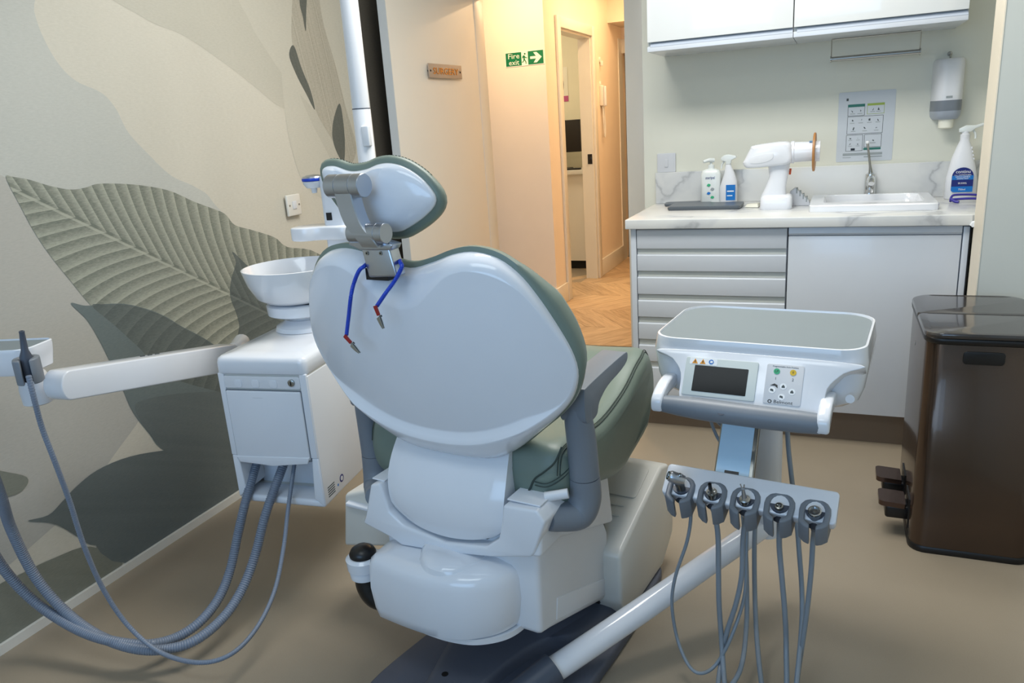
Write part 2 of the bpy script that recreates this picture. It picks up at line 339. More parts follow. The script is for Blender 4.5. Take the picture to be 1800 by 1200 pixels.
# ---- mural prints: flat printed leaves on the wallpaper, each its own piece, and the painted door shade
MX = [0]
def leaf(pts, m, name='mural_leaf_or_shade', smooth=6, closed_pts=None):
    MX[0] += 1; x = XL+0.00012*MX[0]
    P = cr(pts, smooth, True) if smooth > 1 else np.array(pts, float)
    w = []
    for p in P:
        q = at_x(p[0], p[1], XL); w.append((min(max(q[1], YR+0.02), YD-0.01), min(max(q[2], 0.029), ZC-0.02)))
    # drop repeats left by the clamping
    c = [w[0]]
    for a in w[1:]:
        if abs(a[0]-c[-1][0])+abs(a[1]-c[-1][1]) > 1e-4: c.append(a)
    if math.hypot(c[0][0]-c[-1][0], c[0][1]-c[-1][1]) < 1e-4: c.pop()
    r = delaunay_2d_cdt([Vector(q) for q in c], [], [list(range(len(c)))], 1, 1e-6)
    me = bpy.data.meshes.new(name); me.from_pydata([(x, q.x, q.y) for q in r[0]], [], [list(f) for f in r[2]]); me.update()
    return link(name, me, m, wl)
c_left = m_fabric('mural_pale_grey', (180, 181, 173), (200, 200, 192))
c_mid = m_fabric('mural_stone', (182, 178, 163), (200, 196, 182))
c_mid2 = m_fabric('mural_stone_light', (190, 186, 171), (206, 202, 188))
c_sand = m_fabric('mural_reed', (160, 155, 140), (196, 190, 174), lines=(110, 22, 0.9))
c_dkblade = m_fabric('mural_dark_blade', (84, 88, 82), (112, 114, 106), lines=(90, 20, 0.4))
pA = at_x(170, 400, XL); pB = at_x(490, 557, XL); dv = unit((pB-pA)[1:])
c_leaf = m_fabric('mural_banana_leaf', (112, 117, 106), (172, 173, 158), leaf=(pA[1], pA[2], dv[0], dv[1], 0.056, -1.55, -2.0, 0.42))
c_ldark = m_fabric('mural_overlap_leaf', (80, 88, 86), (112, 119, 114), leaf=(pA[1], pA[2], dv[0], dv[1], 0.056, -1.55, -2.0, 0.25))
c_teal = m_fabric('mural_teal_leaf', (98, 110, 110), (118, 128, 126))
c_deep = m_fabric('mural_deep_leaf', (92, 101, 101), (110, 118, 116), lines=(12, 24, 0.5))
c_olive = m_fabric('mural_olive_leaf', (116, 119, 108), (136, 138, 126), lines=(20, 30, 0.3))
c_soft = m_fabric('mural_soft_grey', (172, 170, 162), (190, 187, 178))
c_shade = m_fabric('mural_door_shade', (70, 66, 60), (92, 88, 80))
leaf([(45, -60), (60, 20), (78, 70), (105, 115), (135, 143), (178, 163), (203, 190), (225, 232), (262, 272), (300, 308), (342, 328), (372, 352), (395, 420), (250, 560), (60, 420), (-10, 310), (-160, 320), (-200, -60)], c_left)
leaf([(-300, 270), (10, 312), (60, 410), (123, 493), (190, 580), (260, 690), (200, 800), (100, 920), (-100, 1050), (-400, 1000)], c_soft)
leaf([(190, -30), (255, 33), (318, 60), (376, 98), (430, 138), (480, 180), (512, 205), (570, 300), (640, 330), (600, 200), (520, -40)], c_mid)
leaf([(425, -30), (440, 40), (466, 85), (500, 135), (545, 185), (585, 235), (640, 300), (620, 100), (600, -40)], c_mid2)
leaf([(502, -30), (496, 40), (494, 110), (500, 190), (512, 260), (540, 330), (600, 360), (590, 300), (545, 210), (520, 140), (516, 60), (525, -30)], c_mid2)
leaf([(520, -40), (512, 40), (516, 90), (534, 150), (560, 205), (590, 255), (612, 290), (626, 260), (608, 190), (588, 110), (568, 40), (552, -40)], c_sand)
leaf([(516, 80), (508, 97), (520, 130), (538, 165), (553, 193), (546, 160), (530, 120)], c_dkblade)
leaf([(596, 182), (586, 210), (584, 240), (592, 268), (604, 284), (606, 250), (602, 205)], c_dkblade)
leaf([(532, -40), (526, 0), (532, 30), (537, 55), (538, 20), (540, -40)], c_dkblade)
leaf([(622, -60), (634, 60), (650, 180), (664, 300), (680, 440), (740, 460), (760, 200), (700, -60)], c_shade)  # shade behind the open door, painted in one tone with a dark leaf
leaf([(10, 312), (24, 311), (52, 316), (85, 326), (122, 333), (148, 330), (172, 323), (215, 323), (258, 327), (300, 336), (340, 354), (372, 366), (395, 376), (412, 395), (442, 404), (482, 417), (505, 434), (560, 446), (640, 520), (640, 700), (420, 740), (300, 664), (247, 613), (200, 570), (160, 537), (123, 493), (90, 452), (60, 408), (34, 360)], c_leaf, smooth=5)
leaf([(124, 533), (150, 537), (185, 534), (220, 534), (258, 543), (290, 556), (320, 574), (358, 594), (400, 622), (460, 660), (470, 760), (400, 842), (292, 794), (262, 762), (232, 722), (212, 676), (192, 634), (174, 598), (152, 562)], c_teal, smooth=5)
leaf([(161, 537), (190, 535), (220, 535), (258, 544), (290, 557), (320, 575), (358, 595), (400, 623), (455, 660), (455, 700), (300, 664), (247, 614), (200, 571)], c_ldark, smooth=4)
leaf([(236, 716), (262, 700), (330, 690), (400, 688), (470, 690), (480, 850), (420, 880), (340, 830), (292, 794), (262, 762)], c_deep, smooth=4)
leaf([(408, 442), (414, 462), (406, 490), (404, 520), (414, 548), (420, 572), (418, 600), (440, 640), (560, 640), (560, 500), (480, 500), (438, 470)], c_ldark, smooth=4)
leaf([(48, 915), (84, 905), (108, 882), (130, 858), (170, 826), (228, 802), (300, 790), (360, 788), (470, 800), (480, 850), (417, 882), (300, 945), (270, 946), (170, 958), (140, 945), (110, 927), (85, 918)], c_deep, smooth=4)
leaf([(-60, 1110), (-20, 1040), (40, 1006), (95, 980), (158, 960), (215, 990), (180, 1040), (60, 1110), (0, 1150)], c_olive, smooth=4)
leaf([(168, 958), (230, 946), (292, 944), (300, 948), (220, 992)], c_deep, smooth=3)
leaf([(-60, 812), (0, 827), (46, 838), (42, 858), (15, 872), (-60, 880)], c_olive, smooth=4)
# ---- socket on the mural wall
a, b = at_x(497, 342, XL), at_x(526, 378, XL)
sk = empty('wall_socket', 'white switched socket plate on the leaf mural wall', 'socket', (XL+0.009, 2.565, 1.053))
box('plate', (0, 0.011), (-0.043, 0.043), (-0.043, 0.043), m_skirt, sk, bevel=0.004)
box('switch', (0.011, 0.014), (-0.012, 0.012), (-0.016, 0.016), m_white2, sk, bevel=0.002)
for s in (-1, 1): disc('screw', 0.004, (0.0112, s*0.03, 0), (1, 0, 0), m_steel, sk)
# ---- open door leaf and its name plate
hx, hy = JL-0.002, YD-0.01; dd = unit(V(-0.058, -0.85, 0)); dn = V(-dd[1], dd[0], 0)    # dn faces the room (+x)
dr = bpy.data.objects.new('door_1', None); COL.objects.link(dr); st(dr)
def onto(u, w, z): return V(hx, hy, 0)+dd*u+dn*w+V(0, 0, z)
def slab(name, u, w, z, m, parent, bevel=0.0):
    v = [onto(a, b, c) for a in u for b in w for c in z]
    return build(name, v, [(0, 1, 3, 2), (4, 6, 7, 5), (0, 4, 5, 1), (2, 3, 7, 6), (0, 2, 6, 4), (1, 5, 7, 3)], m, parent, bevel)
st(slab('leaf', (0.004, 0.845), (-0.044, 0), (0.008, 1.995), m_door, dr, 0.001))
slab('edge_lipping', (0.845, 0.85), (-0.044, 0), (0.008, 1.995), m_dooredge, dr)
def ondoor(px, py):
    d = ray(px, py); t = ((V(hx, hy, 0)-CAM)@dn)/(d@dn); q = CAM+d*t; return (q-V(hx, hy, 0))@dd, q[2]
pu, pz0 = ondoor(779, 126); wu = 0.165
np_ = empty('door_name_plate', 'small nickel name plate with brass letters on the open door', 'sign', onto(pu, 0, pz0))
def pd(u, w, z): return onto(pu+u, w, pz0+z)-onto(pu, 0, pz0)
def slab2(name, u, w, z, m, parent, bevel=0.0):
    v = [pd(a, b, c) for a in u for b in w for c in z]
    return build(name, v, [(0, 1, 3, 2), (4, 6, 7, 5), (0, 4, 5, 1), (2, 3, 7, 6), (0, 2, 6, 4), (1, 5, 7, 3)], m, parent, bevel)
slab2('plate', (-wu, wu), (0.012, 0.016), (-0.034, 0.034), m_brnickel, np_, 0.001)
for s in (-1, 1):
    lathe('standoff', [(0.005, 0), (0.005, 0.018), (0.003, 0.019)], m_black, np_, pd(s*(wu-0.018), 0.0, 0), dn, n=10)
text('lettering', 'SURGERY', 0.032, pd(0, 0.0162, -0.002), -dd, (0, 0, 1), m_brass, np_, width=0.25, depth=0.002)

# ================================================================== HALLWAY AND OFFICE BEYOND
HX, HY0, HY1, HR = -1.84, 5.14, 7.2, -0.85
st(box('floor_hall', (-2.6, HR+0.1), (4.19, 7.6), (-0.06, -0.006), m_dark))
fh = bpy.data.objects['floor_hall']
meP = {}
PW, RH, AN = 0.105, 0.46, math.radians(38)
for row in range(7):
    y0 = 4.19+row*RH; sgn = 1 if row % 2 == 0 else -1
    for i in range(-5, 24):
        x0 = -2.1+i*PW/math.cos(AN)*1.0
        sh = math.tan(AN)*RH
        xa = x0 if sgn > 0 else x0+sh
        pts = [(xa, y0), (xa+PW/math.cos(AN)-0.0015, y0), (xa+PW/math.cos(AN)-0.0015+sgn*sh, y0+RH-0.0015), (xa+sgn*sh, y0+RH-0.0015)]
        if max(p[0] for p in pts) < (-2.25 if y0 < HY0-RH else HX-0.15) or min(p[0] for p in pts) > HR: continue
        key = sgn
        if key not in meP:
            cx = sum(p[0] for p in pts)/4; cy = sum(p[1] for p in pts)/4
            dirv = unit(V(sgn*sh, RH, 0)); th = math.atan2(dirv[1], dirv[0])
            R2 = Matrix.Rotation(-th, 4, 'Z'); loc = [R2@Vector((p[0]-cx, p[1]-cy, 0)) for p in pts]
            o = pz_('floor_plank', [(q.x, q.y) for q in loc], -0.006, 0.0, m_wood, fh); meP[key] = (o, th)
        else:
            o = meP[key][0].copy(); COL.objects.link(o); o.parent = fh
        o.location = (sum(p[0] for p in pts)/4, sum(p[1] for p in pts)/4, random.uniform(-0.0004, 0.0004)); o.rotation_euler = (0, 0, meP[key][1])
st(box('ceiling_hall', (-4.2, HR+0.1), (4.2, 8.2), (2.45, 2.5), m_ceil))
st(box('wall_hall_facing', (-3.6, HX), (HY0, HY0+0.1), (0, 2.45), m_hall))
st(box('wall_hall_right', (HR, HR+0.1), (4.22, 7.2), (0, 2.45), m_hall))
st(box('wall_dark_room_right', (HR, HR+0.1), (7.2, 8.2), (0, 2.45), m_dark)); st(box('ceiling_dark_room', (HX, HR), (HY1+0.1, 8.1), (2.3, 2.45), m_dark)); st(box('floor_dark_room', (HX, HR), (HY1+0.06, 8.1), (0.0, 0.004), m_dark))  # unlit room: its darkness is put into near-black surfaces
DY0, DY1 = 5.44, 6.22
st(box('wall_hall_left', (HX-0.1, HX), (HY0+0.1, DY0), (0, 2.45), m_hall))
st(box('wall_hall_left_far', (HX-0.1, HX), (DY1, HY1), (0, 2.45), m_hall))
st(box('wall_hall_left_over_door', (HX-0.1, HX), (DY0, DY1), (1.97, 2.45), m_hall))
st(box('wall_hall_end', (HX-0.1, HX+0.004), (HY1, HY1+0.1), (0, 2.45), m_hall))
st(box('wall_hall_end_over_door', (HX+0.004, HR), (HY1, HY1+0.1), (1.88, 2.45), m_hall))
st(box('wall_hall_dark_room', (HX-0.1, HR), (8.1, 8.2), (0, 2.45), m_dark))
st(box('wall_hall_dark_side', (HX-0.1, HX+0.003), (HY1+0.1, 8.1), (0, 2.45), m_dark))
st(box('ceiling_hall_drop', (HX, HR), (6.75, HY1), (2.1, 2.45), m_hall))
st(box('baseboard_hall_facing', (-2.5, HX+0.016), (HY0-0.016, HY0), (0, 0.145), m_skirt, bevel=0.003))
st(box('baseboard_hall_left', (HX, HX+0.016), (HY0, DY0-0.075), (0, 0.145), m_skirt, bevel=0.003))
st(box('baseboard_hall_far', (HX, HX+0.016), (DY1+0.075, HY1-0.13), (0, 0.145), m_skirt, bevel=0.003))
for i, (y0, y1, z0, z1) in enumerate(((DY0-0.075, DY0, 0, 2.03), (DY1, DY1+0.075, 0, 2.03), (DY0, DY1, 1.955, 2.03))):
    st(box('trim_%d' % (6+i), (HX, HX+0.02), (y0, y1), (z0, z1), m_skirt, bevel=0.003))
st(box('trim_9', (HX-0.1, HX), (DY0, DY0+0.02), (0, 1.955), m_skirt)); st(box('trim_10', (HX-0.1, HX), (DY1-0.02, DY1), (0, 1.955), m_skirt))
st(box('trim_11', (HX-0.1, HX), (DY0+0.02, DY1-0.02), (1.94, 1.97), m_skirt))
st(box('trim_12', (HX, HX+0.008), (HY1-0.13, HY1), (0, 2.0), m_skirt)); st(box('trim_13', (HX+0.008, HR), (HY1-0.02, HY1), (1.88, 2.0), m_skirt))
lathe('latch', [(0.016, 0), (0.016, 0.006), (0.009, 0.008), (0.009, 0.02), (0.014, 0.024), (0.0001, 0.026)], m_black, bpy.data.objects['trim_10'], (HX-0.03, DY1-0.02, 1.005), (0, -1, 0), n=16)
box('latch_keep', (HX-0.05, HX-0.012), (DY1-0.022, DY1-0.0195), (0.965, 1.045), m_black, bpy.data.objects['trim_10'])
st(box('floor_office', (-4.2, HX-0.1), (HY0+0.1, 8.2), (-0.05, 0), m_officefloor))
st(box('wall_office_back', (-4.2, HX-0.1), (6.95, 7.05), (0, 2.45), mat('office_cream_paint', (236, 232, 208), 0.6)))
st(box('wall_office_left', (-4.2, -4.1), (HY0+0.1, 6.95), (0, 2.45), MATS['office_cream_paint']))
dk = empty('office_desk', 'white office desk seen through the hall doorway', 'desk', (-2.5, 6.6, 0))
box('top', (-0.9, 0.5), (-0.05, 0.34), (0.86, 0.90), m_skirt, dk, bevel=0.004)
box('front_panel', (-0.9, 0.5), (0.0, 0.02), (0.08, 0.86), m_door, dk); box('plinth', (-0.9, 0.5), (0.05, 0.07), (0.0, 0.08), m_dark, dk)
mo = empty('desktop_monitor', 'black flat monitor on the desk seen through the hall doorway', 'monitor', (-2.27, 6.72, 0.90))
box('screen', (-0.27, 0.16), (0, 0.03), (0.15, 0.43), m_black, mo, bevel=0.004); box('neck', (-0.075, -0.035), (0.01, 0.03), (0.012, 0.2), m_grey2, mo); box('foot', (-0.16, 0.05), (-0.09, 0.1), (0, 0.012), m_black, mo, bevel=0.004)
kb = tag(box('keyboard', (-2.32, -2.08), (6.57, 6.62), (0.90, 0.915), m_black, None, bevel=0.003), 'thin black keyboard in front of the office monitor', 'keyboard')
q0, q1 = at_y(988, 118, 6.94), at_y(1000, 178, 6.94)
po = empty('office_poster', 'pale poster with a pink foot on the far office wall', 'poster', ((q0[0]+q1[0])/2-0.04, 6.948, (q0[2]+q1[2])/2))
h = abs(q0[2]-q1[2])/2
py_('sheet', rrect(-0.10, 0.06, -h, h, 0.001, 1), -0.001, 0, m_signw, po); py_('pink_band', rrect(-0.10, 0.06, -h, -h+0.05, 0.001, 1), -0.0016, -0.001, m_pink, po)
py_('figure', cr([(-0.06, -0.08), (-0.03, 0.02), (0.0, 0.09), (0.02, 0.0), (0.0, -0.1)], 4, True), -0.0016, -0.001, m_ink, po)
# fire exit sign
a, b = at_y(890, 95, HY0), at_y(955, 112, HY0); w_, h_ = 0.142, 0.047; sc = ((a[0]+b[0])/2, HY0, at_y(923, 102.5, HY0)[2])
fs = empty('fire_exit_sign', 'green and white fire exit sign with running figure and arrow on hall wall', 'sign', sc)
py_('board', rrect(-w_, w_, -h_, h_, 0.002, 2), -0.003, 0, m_signw, fs)
gx = -w_+0.004
for (x0, x1) in ((-w_+0.004, -0.022), (0.026, w_-0.004)): py_('green_field', rrect(x0, x1, -h_+0.004, h_-0.004, 0.001, 1), -0.0038, -0.003, m_signg, fs)
text('lettering', 'Fire', 0.034, (-0.079, -0.0039, 0.019), (1, 0, 0), (0, 0, 1), m_signw, fs, width=0.083)
text('lettering', 'exit', 0.034, (-0.079, -0.0039, -0.022), (1, 0, 0), (0, 0, 1), m_signw, fs, width=0.076)
py_('arrow', [(0.042, -0.008), (0.085, -0.008), (0.066, -0.033), (0.09, -0.033), (0.126, 0.0), (0.09, 0.033), (0.066, 0.033), (0.085, 0.008), (0.042, 0.008)], -0.0046, -0.0038, m_signw, fs)
fig = py_('running_figure', [(-0.012, 0.018), (0.0, 0.02), (0.008, 0.008), (0.02, 0.004), (0.02, 0.0), (0.006, 0.002), (0.002, 0.004), (0.004, -0.008), (0.012, -0.022), (0.013, -0.036), (0.008, -0.036), (0.005, -0.022), (-0.003, -0.012), (-0.008, -0.024), (-0.02, -0.026), (-0.02, -0.021), (-0.012, -0.019), (-0.007, -0.004), (-0.008, 0.006), (-0.013, 0.0), (-0.017, 0.002)], -0.0038, -0.003, m_signg, fs)
disc('figure_head', 0.006, (0.004, -0.003, 0.029), (0, -1, 0), m_signg, fs)
# small fittings and entry phone on the hall wall
ip = empty('entry_phone', 'white entry phone handset with hanging cord on hall wall', 'phone', (HX, 6.47, 1.5))
box('body', (0, 0.03), (-0.035, 0.04), (-0.075, 0.09), m_skirt, ip, bevel=0.006); box('handset', (0.03, 0.055), (-0.03, -0.002), (-0.08, 0.08), m_white2, ip, bevel=0.008)
tube('cord', [(0.02, -0.01, -0.075), (0.025, -0.015, -0.2), (0.025, 0.01, -0.33), (0.025, 0.03, -0.24), (0.02, 0.02, -0.08)], 0.006, m_skirt, ip, n=6)
for z, l in ((1.79, 'small white wall bracket high on hall wall'), (1.60, 'small white wall bracket above entry phone')):
    w = empty('wall_bracket', l, 'bracket', (HX, 6.47, z))
    lathe('rose', [(0.022, 0), (0.022, 0.008), (0.01, 0.012)], m_skirt, w, (0, 0, 0), (1, 0, 0), n=14); box('hook', (0.008, 0.03), (-0.008, 0.008), (-0.05, -0.01), m_skirt, w, bevel=0.003)
# ================================================================== DENTAL CHAIR
CH = Frame((-0.762, 1.40, 0), -8)
ch = empty('dental_chair', 'sage green and white dental chair seen from behind, filling the middle of the room', 'dental chair', CH.loc, -8)
def plan(o, pts): return [(p[0], p[1]) for p in pts]
# --- floor plate, hump, pedestal
bp = [tuple(CH.z(*p, 0.03)[:2]) for p in ((747, 1113), (1098, 1148), (1064, 1205))]
base_o = cr([(-0.20, -0.16), (-0.175, 0.10), (-0.14, 0.30), (0.0, 0.62), (0.24, 0.62), (0.285, 0.45), (0.285, 0.10), (0.26, -0.10), (0.2, -0.2), (0.0, -0.24), (-0.15, -0.22)], 6, True)
pz_('base_plate', [(p[0], p[1]) for p in base_o], 0.0, 0.035, m_base, ch, bevel=0.008, bang=50)
hump = cr([(0.055, -0.30), (0.075, -0.12), (0.10, 0.02), (0.14, 0.12), (0.22, 0.2), (0.235, 0.45), (0.0, 0.5), (-0.1, 0.3), (-0.1, 0.05), (-0.06, -0.14), (-0.04, -0.3)], 6, True)
c0 = hump.mean(0)
loft('base_hump', [[(c0[0]+(p[0]-c0[0])*s, c0[1]+(p[1]-c0[1])*s, z) for p in hump] for s, z in ((1.0, 0.034), (0.97, 0.055), (0.92, 0.066), (0.8, 0.07))], m_base, ch, ang=60)
disc('base_bolt', 0.008, (-0.02, -0.1, 0.0705), (0, 0, 1), m_black, ch)
ped = px_('front_pedestal', [(0.325, 0.036), (0.285, 0.10), (0.285, 0.235), (0.30, 0.25), (0.60, 0.352), (0.66, 0.335), (0.70, 0.20), (0.69, 0.1), (0.60, 0.036)], -0.27, 0.27, m_cream, ch, bevel=0.012)
sl = unit(V(0, 0.30, 0.102))
for k in range(4):
    y = 0.40+k*0.036; z = 0.25+(y-0.30)*0.34+0.001
    prism('foot_tread', rrect(-0.10, 0.22, -0.0025, 0.0025, 0.002, 2), (0.0, y, z+0.0005), (1, 0, 0), sl, 0.0015, m_cabin, ped)
prism('tread_frame', rrect(-0.12, 0.24, -0.06, 0.06, 0.01), (0.0, 0.525, 0.3275), (1, 0, 0), sl, 0.003, m_cream, ped, bevel=0.001)
# --- lower body between base and seat
body = px_('lift_body', [(-0.05, 0.22), (0.0, 0.205), (0.31, 0.09), (0.325, 0.28), (0.30, 0.33), (0.02, 0.46), (-0.045, 0.45)], -0.20, 0.222, m_white2, ch, bevel=0.014)
px_('lift_gap', [(0.29, 0.08), (0.31, 0.08), (0.34, 0.31), (0.31, 0.335)], -0.18, 0.205, m_black, ch)
px_('lower_cover', [(0.02, 0.215), (0.29, 0.112), (0.30, 0.16), (0.03, 0.268)], 0.2, 0.2245, m_white2, ch, bevel=0.003)
# --- saddle shroud around the hinge cover
sh_pts = [(-0.245, 0.405), (-0.232, 0.43), (-0.205, 0.515), (-0.175, 0.525), (-0.168, 0.50), (-0.157, 0.455), (-0.12, 0.428), (0.0, 0.412), (0.11, 0.428), (0.145, 0.455), (0.156, 0.50), (0.163, 0.54), (0.245, 0.545), (0.262, 0.52), (0.232, 0.442), (0.222, 0.43), (0.12, 0.405), (0.0, 0.385), (-0.13, 0.372), (-0.16, 0.385)]
shroud = py_('seat_shroud', sh_pts, -0.075, 0.25, m_white, ch, bevel=0.006)
py_('shroud_gap', [(-0.155, 0.462), (-0.105, 0.434), (0.0, 0.42), (0.10, 0.431), (0.14, 0.462), (0.15, 0.53), (-0.165, 0.51)], -0.050, -0.0, m_dark, ch)
px_('shroud_side', [(-0.072, 0.43), (-0.055, 0.535), (0.28, 0.50), (0.31, 0.32), (0.02, 0.43)], 0.21, 0.245, m_white2, ch, bevel=0.01)
for s in (-1, 1): box('shroud_lid', ((0.165, 0.245) if s > 0 else (-0.21, -0.172)), (-0.06, 0.2), (0.545, 0.549) if s > 0 else (0.522, 0.526), m_white, shroud, bevel=0.0015)
# --- hinge cover under the backrest
rings = []
for t in np.linspace(0, 1, 15):
    z = 0.665-0.22*t; w = 0.145+0.014*math.sin(PI*min(1, t*0.95))
    yb = 0.012-0.092*math.sin(PI*min(1, 0.02+0.60*t))
    if t > 0.85: w -= 0.025*((t-0.85)/0.15)**2
    cx = -0.008+0.006*t; row = []
    for u in np.linspace(-1, 1, 17):
        e = abs(u)**8; row.append((cx+u*w, yb+0.010*u*u+0.006*e, z - 0.018*(1-u*u)*t))
    for u in np.linspace(1, -1, 5): row.append((cx+u*w*0.97, yb+0.095, z))
    rings.append(row)
loft('hinge_cover', rings, m_white, ch, ang=40)
# --- rear motor box with its rounded right end
pl = cr([(-0.19, 0.03), (-0.205, -0.06), (-0.20, -0.125)], 6).tolist()+cr([(-0.185, -0.142), (-0.08, -0.158), (0.02, -0.165), (0.11, -0.15), (0.18, -0.10), (0.205, -0.03), (0.19, 0.03)], 6).tolist()
cxy = np.array([-0.02, -0.04])
pl = [(p[0]*0.93-0.012, p[1]*0.97) for p in pl]
def ringz(s, z, tilt=0.05): return [(cxy[0]+(p[0]-cxy[0])*s, cxy[1]+(p[1]-cxy[1])*s if p[1] < 0.02 else p[1], z+0.008+tilt*(p[0])) for p in pl]
mb = loft('motor_box', [ringz(0.55, 0.201, 0.09), ringz(0.86, 0.203, 0.09), ringz(0.93, 0.21, 0.09), ringz(0.97, 0.235, 0.08), ringz(1.0, 0.285, 0.06), ringz(0.985, 0.335, 0.05), ringz(0.955, 0.352, 0.05), ringz(0.90, 0.362, 0.05), ringz(0.7, 0.372, 0.05)], m_white, ch, ang=40)
px2 = [(p[0]*0.8+0.03, p[1]*0.8-0.01) for p in pl]
loft('bottom_rim', [[(a, b, 0.201+0.09*a) for a, b in px2], [(a, b, 0.215+0.09*a) for a, b in px2]], m_white2, ch)
lathe('top_bump', [(0.0001, 0.026), (0.06, 0.025), (0.088, 0.021), (0.097, 0.013), (0.10, 0.0)], m_white, ch, (0.015, -0.045, 0.371), (0.05, 0, 1), n=36, sx=0.86, sy=1.0)
# --- pivot arm with black ball, lower left
lathe('pivot_ring', [(0.028, -0.055), (0.036, -0.05), (0.038, -0.03), (0.037, -0.028), (0.041, -0.026), (0.043, 0.0), (0.036, 0.006), (0.03, 0.006)], m_white, ch, (-0.248, -0.085, 0.318), n=28)
lathe('pivot_knob', [(0.032, 0.0), (0.033, 0.008), (0.028, 0.018), (0.016, 0.026), (0.0005, 0.028)], m_black, ch, (-0.248, -0.085, 0.322), n=24)
tube('pivot_tail', [(-0.248, -0.085, 0.27), (-0.244, -0.085, 0.24), (-0.225, -0.08, 0.21), (-0.18, -0.06, 0.19)], [0.026, 0.03, 0.03, 0.026], m_black, ch, n=14)
tube('swing_arm', [(-0.248, -0.085, 0.30), (-0.22, -0.05, 0.30), (-0.15, 0.0, 0.30)], 0.024, m_white, ch, n=12)
py_('unit_bracket', [(-0.505, 0.18), (-0.25, 0.24), (-0.25, 0.43), (-0.34, 0.40), (-0.476, 0.352)], 0.10, 0.2, m_cream, ch, bevel=0.012)
px_('bracket_ledge', [(0.085, 0.335), (0.085, 0.325), (0.11, 0.32), (0.11, 0.34)], -0.46, -0.27, m_white, ch, bevel=0.003)
# --- seat cushion: side profile carried across with rounded edges
prof = cr([(0.02, 0.50), (-0.005, 0.55), (0.0, 0.615), (0.03, 0.65), (0.12, 0.648), (0.25, 0.635), (0.40, 0.655), (0.50, 0.69), (0.575, 0.705), (0.64, 0.685), (0.70, 0.635), (0.728, 0.575), (0.715, 0.52), (0.66, 0.492), (0.56, 0.462), (0.44, 0.44), (0.34, 0.43), (0.2, 0.47), (0.10, 0.49)], 5, True)
def inset2(P, e):
    t = np.roll(P, -1, 0)-np.roll(P, 1, 0); t /= np.linalg.norm(t, axis=1)[:, None]
    nn = np.stack([-t[:, 1], t[:, 0]], 1); c = P.mean(0)
    if ((c-P)*nn).sum() < 0: nn = -nn
    return P+nn*e
rings = []; RAD = 0.055
def halfw(y): return 0.272-0.03*max(0, min(1, (y-0.1)/0.6))-0.035*max(0, (y-0.55)/0.18)
for t in [-1]+list(-np.cos(np.linspace(0, PI/2, 7)[1:])*1.0*0.2-0.8)[::1]+[-0.4, 0, 0.4]+list(np.cos(np.linspace(0, PI/2, 7)[1:])[::-1]*0.2+0.8)+[1]:
    d = max(0.0, (abs(t)-0.8)/0.2); e = RAD*(1-math.sqrt(max(0, 1-d*d)))
    Q = inset2(prof, e*0.8); rings.append([(t*halfw(y), y, z-(0.012*(1-t*t) if z > 0.6 else 0)) for y, z in Q])
seat = loft('seat_cushion', rings, m_green, ch, ang=70)
Q = inset2(prof, RAD*0.10)
for off in (0.0, 0.009):
    for s in (-1, 1):
        Qs = inset2(prof, RAD*(0.16+off*10)); ts = 0.93+off*1.6
        tube('seam', [(s*ts*halfw(y)*1.004, y, z) for y, z in Qs[8:78:2]], 0.0013, m_seam, seat, n=5, res=2)
sq = lambda px, py: CH.y(px, py, -0.012)
tube('corner_seam', [(0.265, 0.01, 0.655), (0.255, -0.006, 0.625), (0.23, -0.008, 0.60), (0.205, -0.008, 0.578), (0.19, -0.008, 0.55), (0.165, -0.004, 0.52)], 0.0022, m_seam, seat, n=6)
for o_ in (0.0, 0.008): tube('corner_stitch', [(0.205, -0.008, 0.572-o_), (0.235, -0.008, 0.574-o_), (0.262, 0.012, 0.59-o_), (0.275, 0.05, 0.61-o_)], 0.0013, m_seam, seat, n=5)
# --- armrests
def armrest(s, dz):
    x = s*0.292
    post = tube('arm_post', [(x-s*0.05, -0.025, 0.487+dz), (x-s*0.035, 0.0, 0.482+dz), (x-s*0.008, 0.035, 0.482+dz), (x+s*0.002, 0.05, 0.515+dz), (x+s*0.003, 0.05, 0.563+dz)], [0.024, 0.030, 0.036, 0.036, 0.033], m_grey, ch, n=20)
    up = tube('arm_upright', [(x+s*0.003, 0.05, 0.565+dz), (x+s*0.002, 0.046, 0.64+dz), (x, 0.04, 0.70+dz), (x, 0.042, 0.74+dz)], [0.033, 0.032, 0.030, 0.029], m_grey, ch, n=20)
    pad = px_('arm_pad', cr([(0.012, 0.735), (0.014, 0.77), (0.03, 0.777), (0.14, 0.786), (0.225, 0.790), (0.243, 0.785), (0.238, 0.768), (0.2, 0.756), (0.13, 0.745), (0.085, 0.725), (0.068, 0.70), (0.02, 0.70)], 4, True).tolist(), x-0.029, x+0.029, m_grey, ch, bevel=0.006, bang=50)
    pad.location.z = dz
    return post
armrest(1, 0.012); armrest(-1, -0.035)
tube('arm_lock', [(0.235, -0.02, 0.548), (0.28, 0.0, 0.556)], 0.011, m_white2, ch, n=10, res=1)
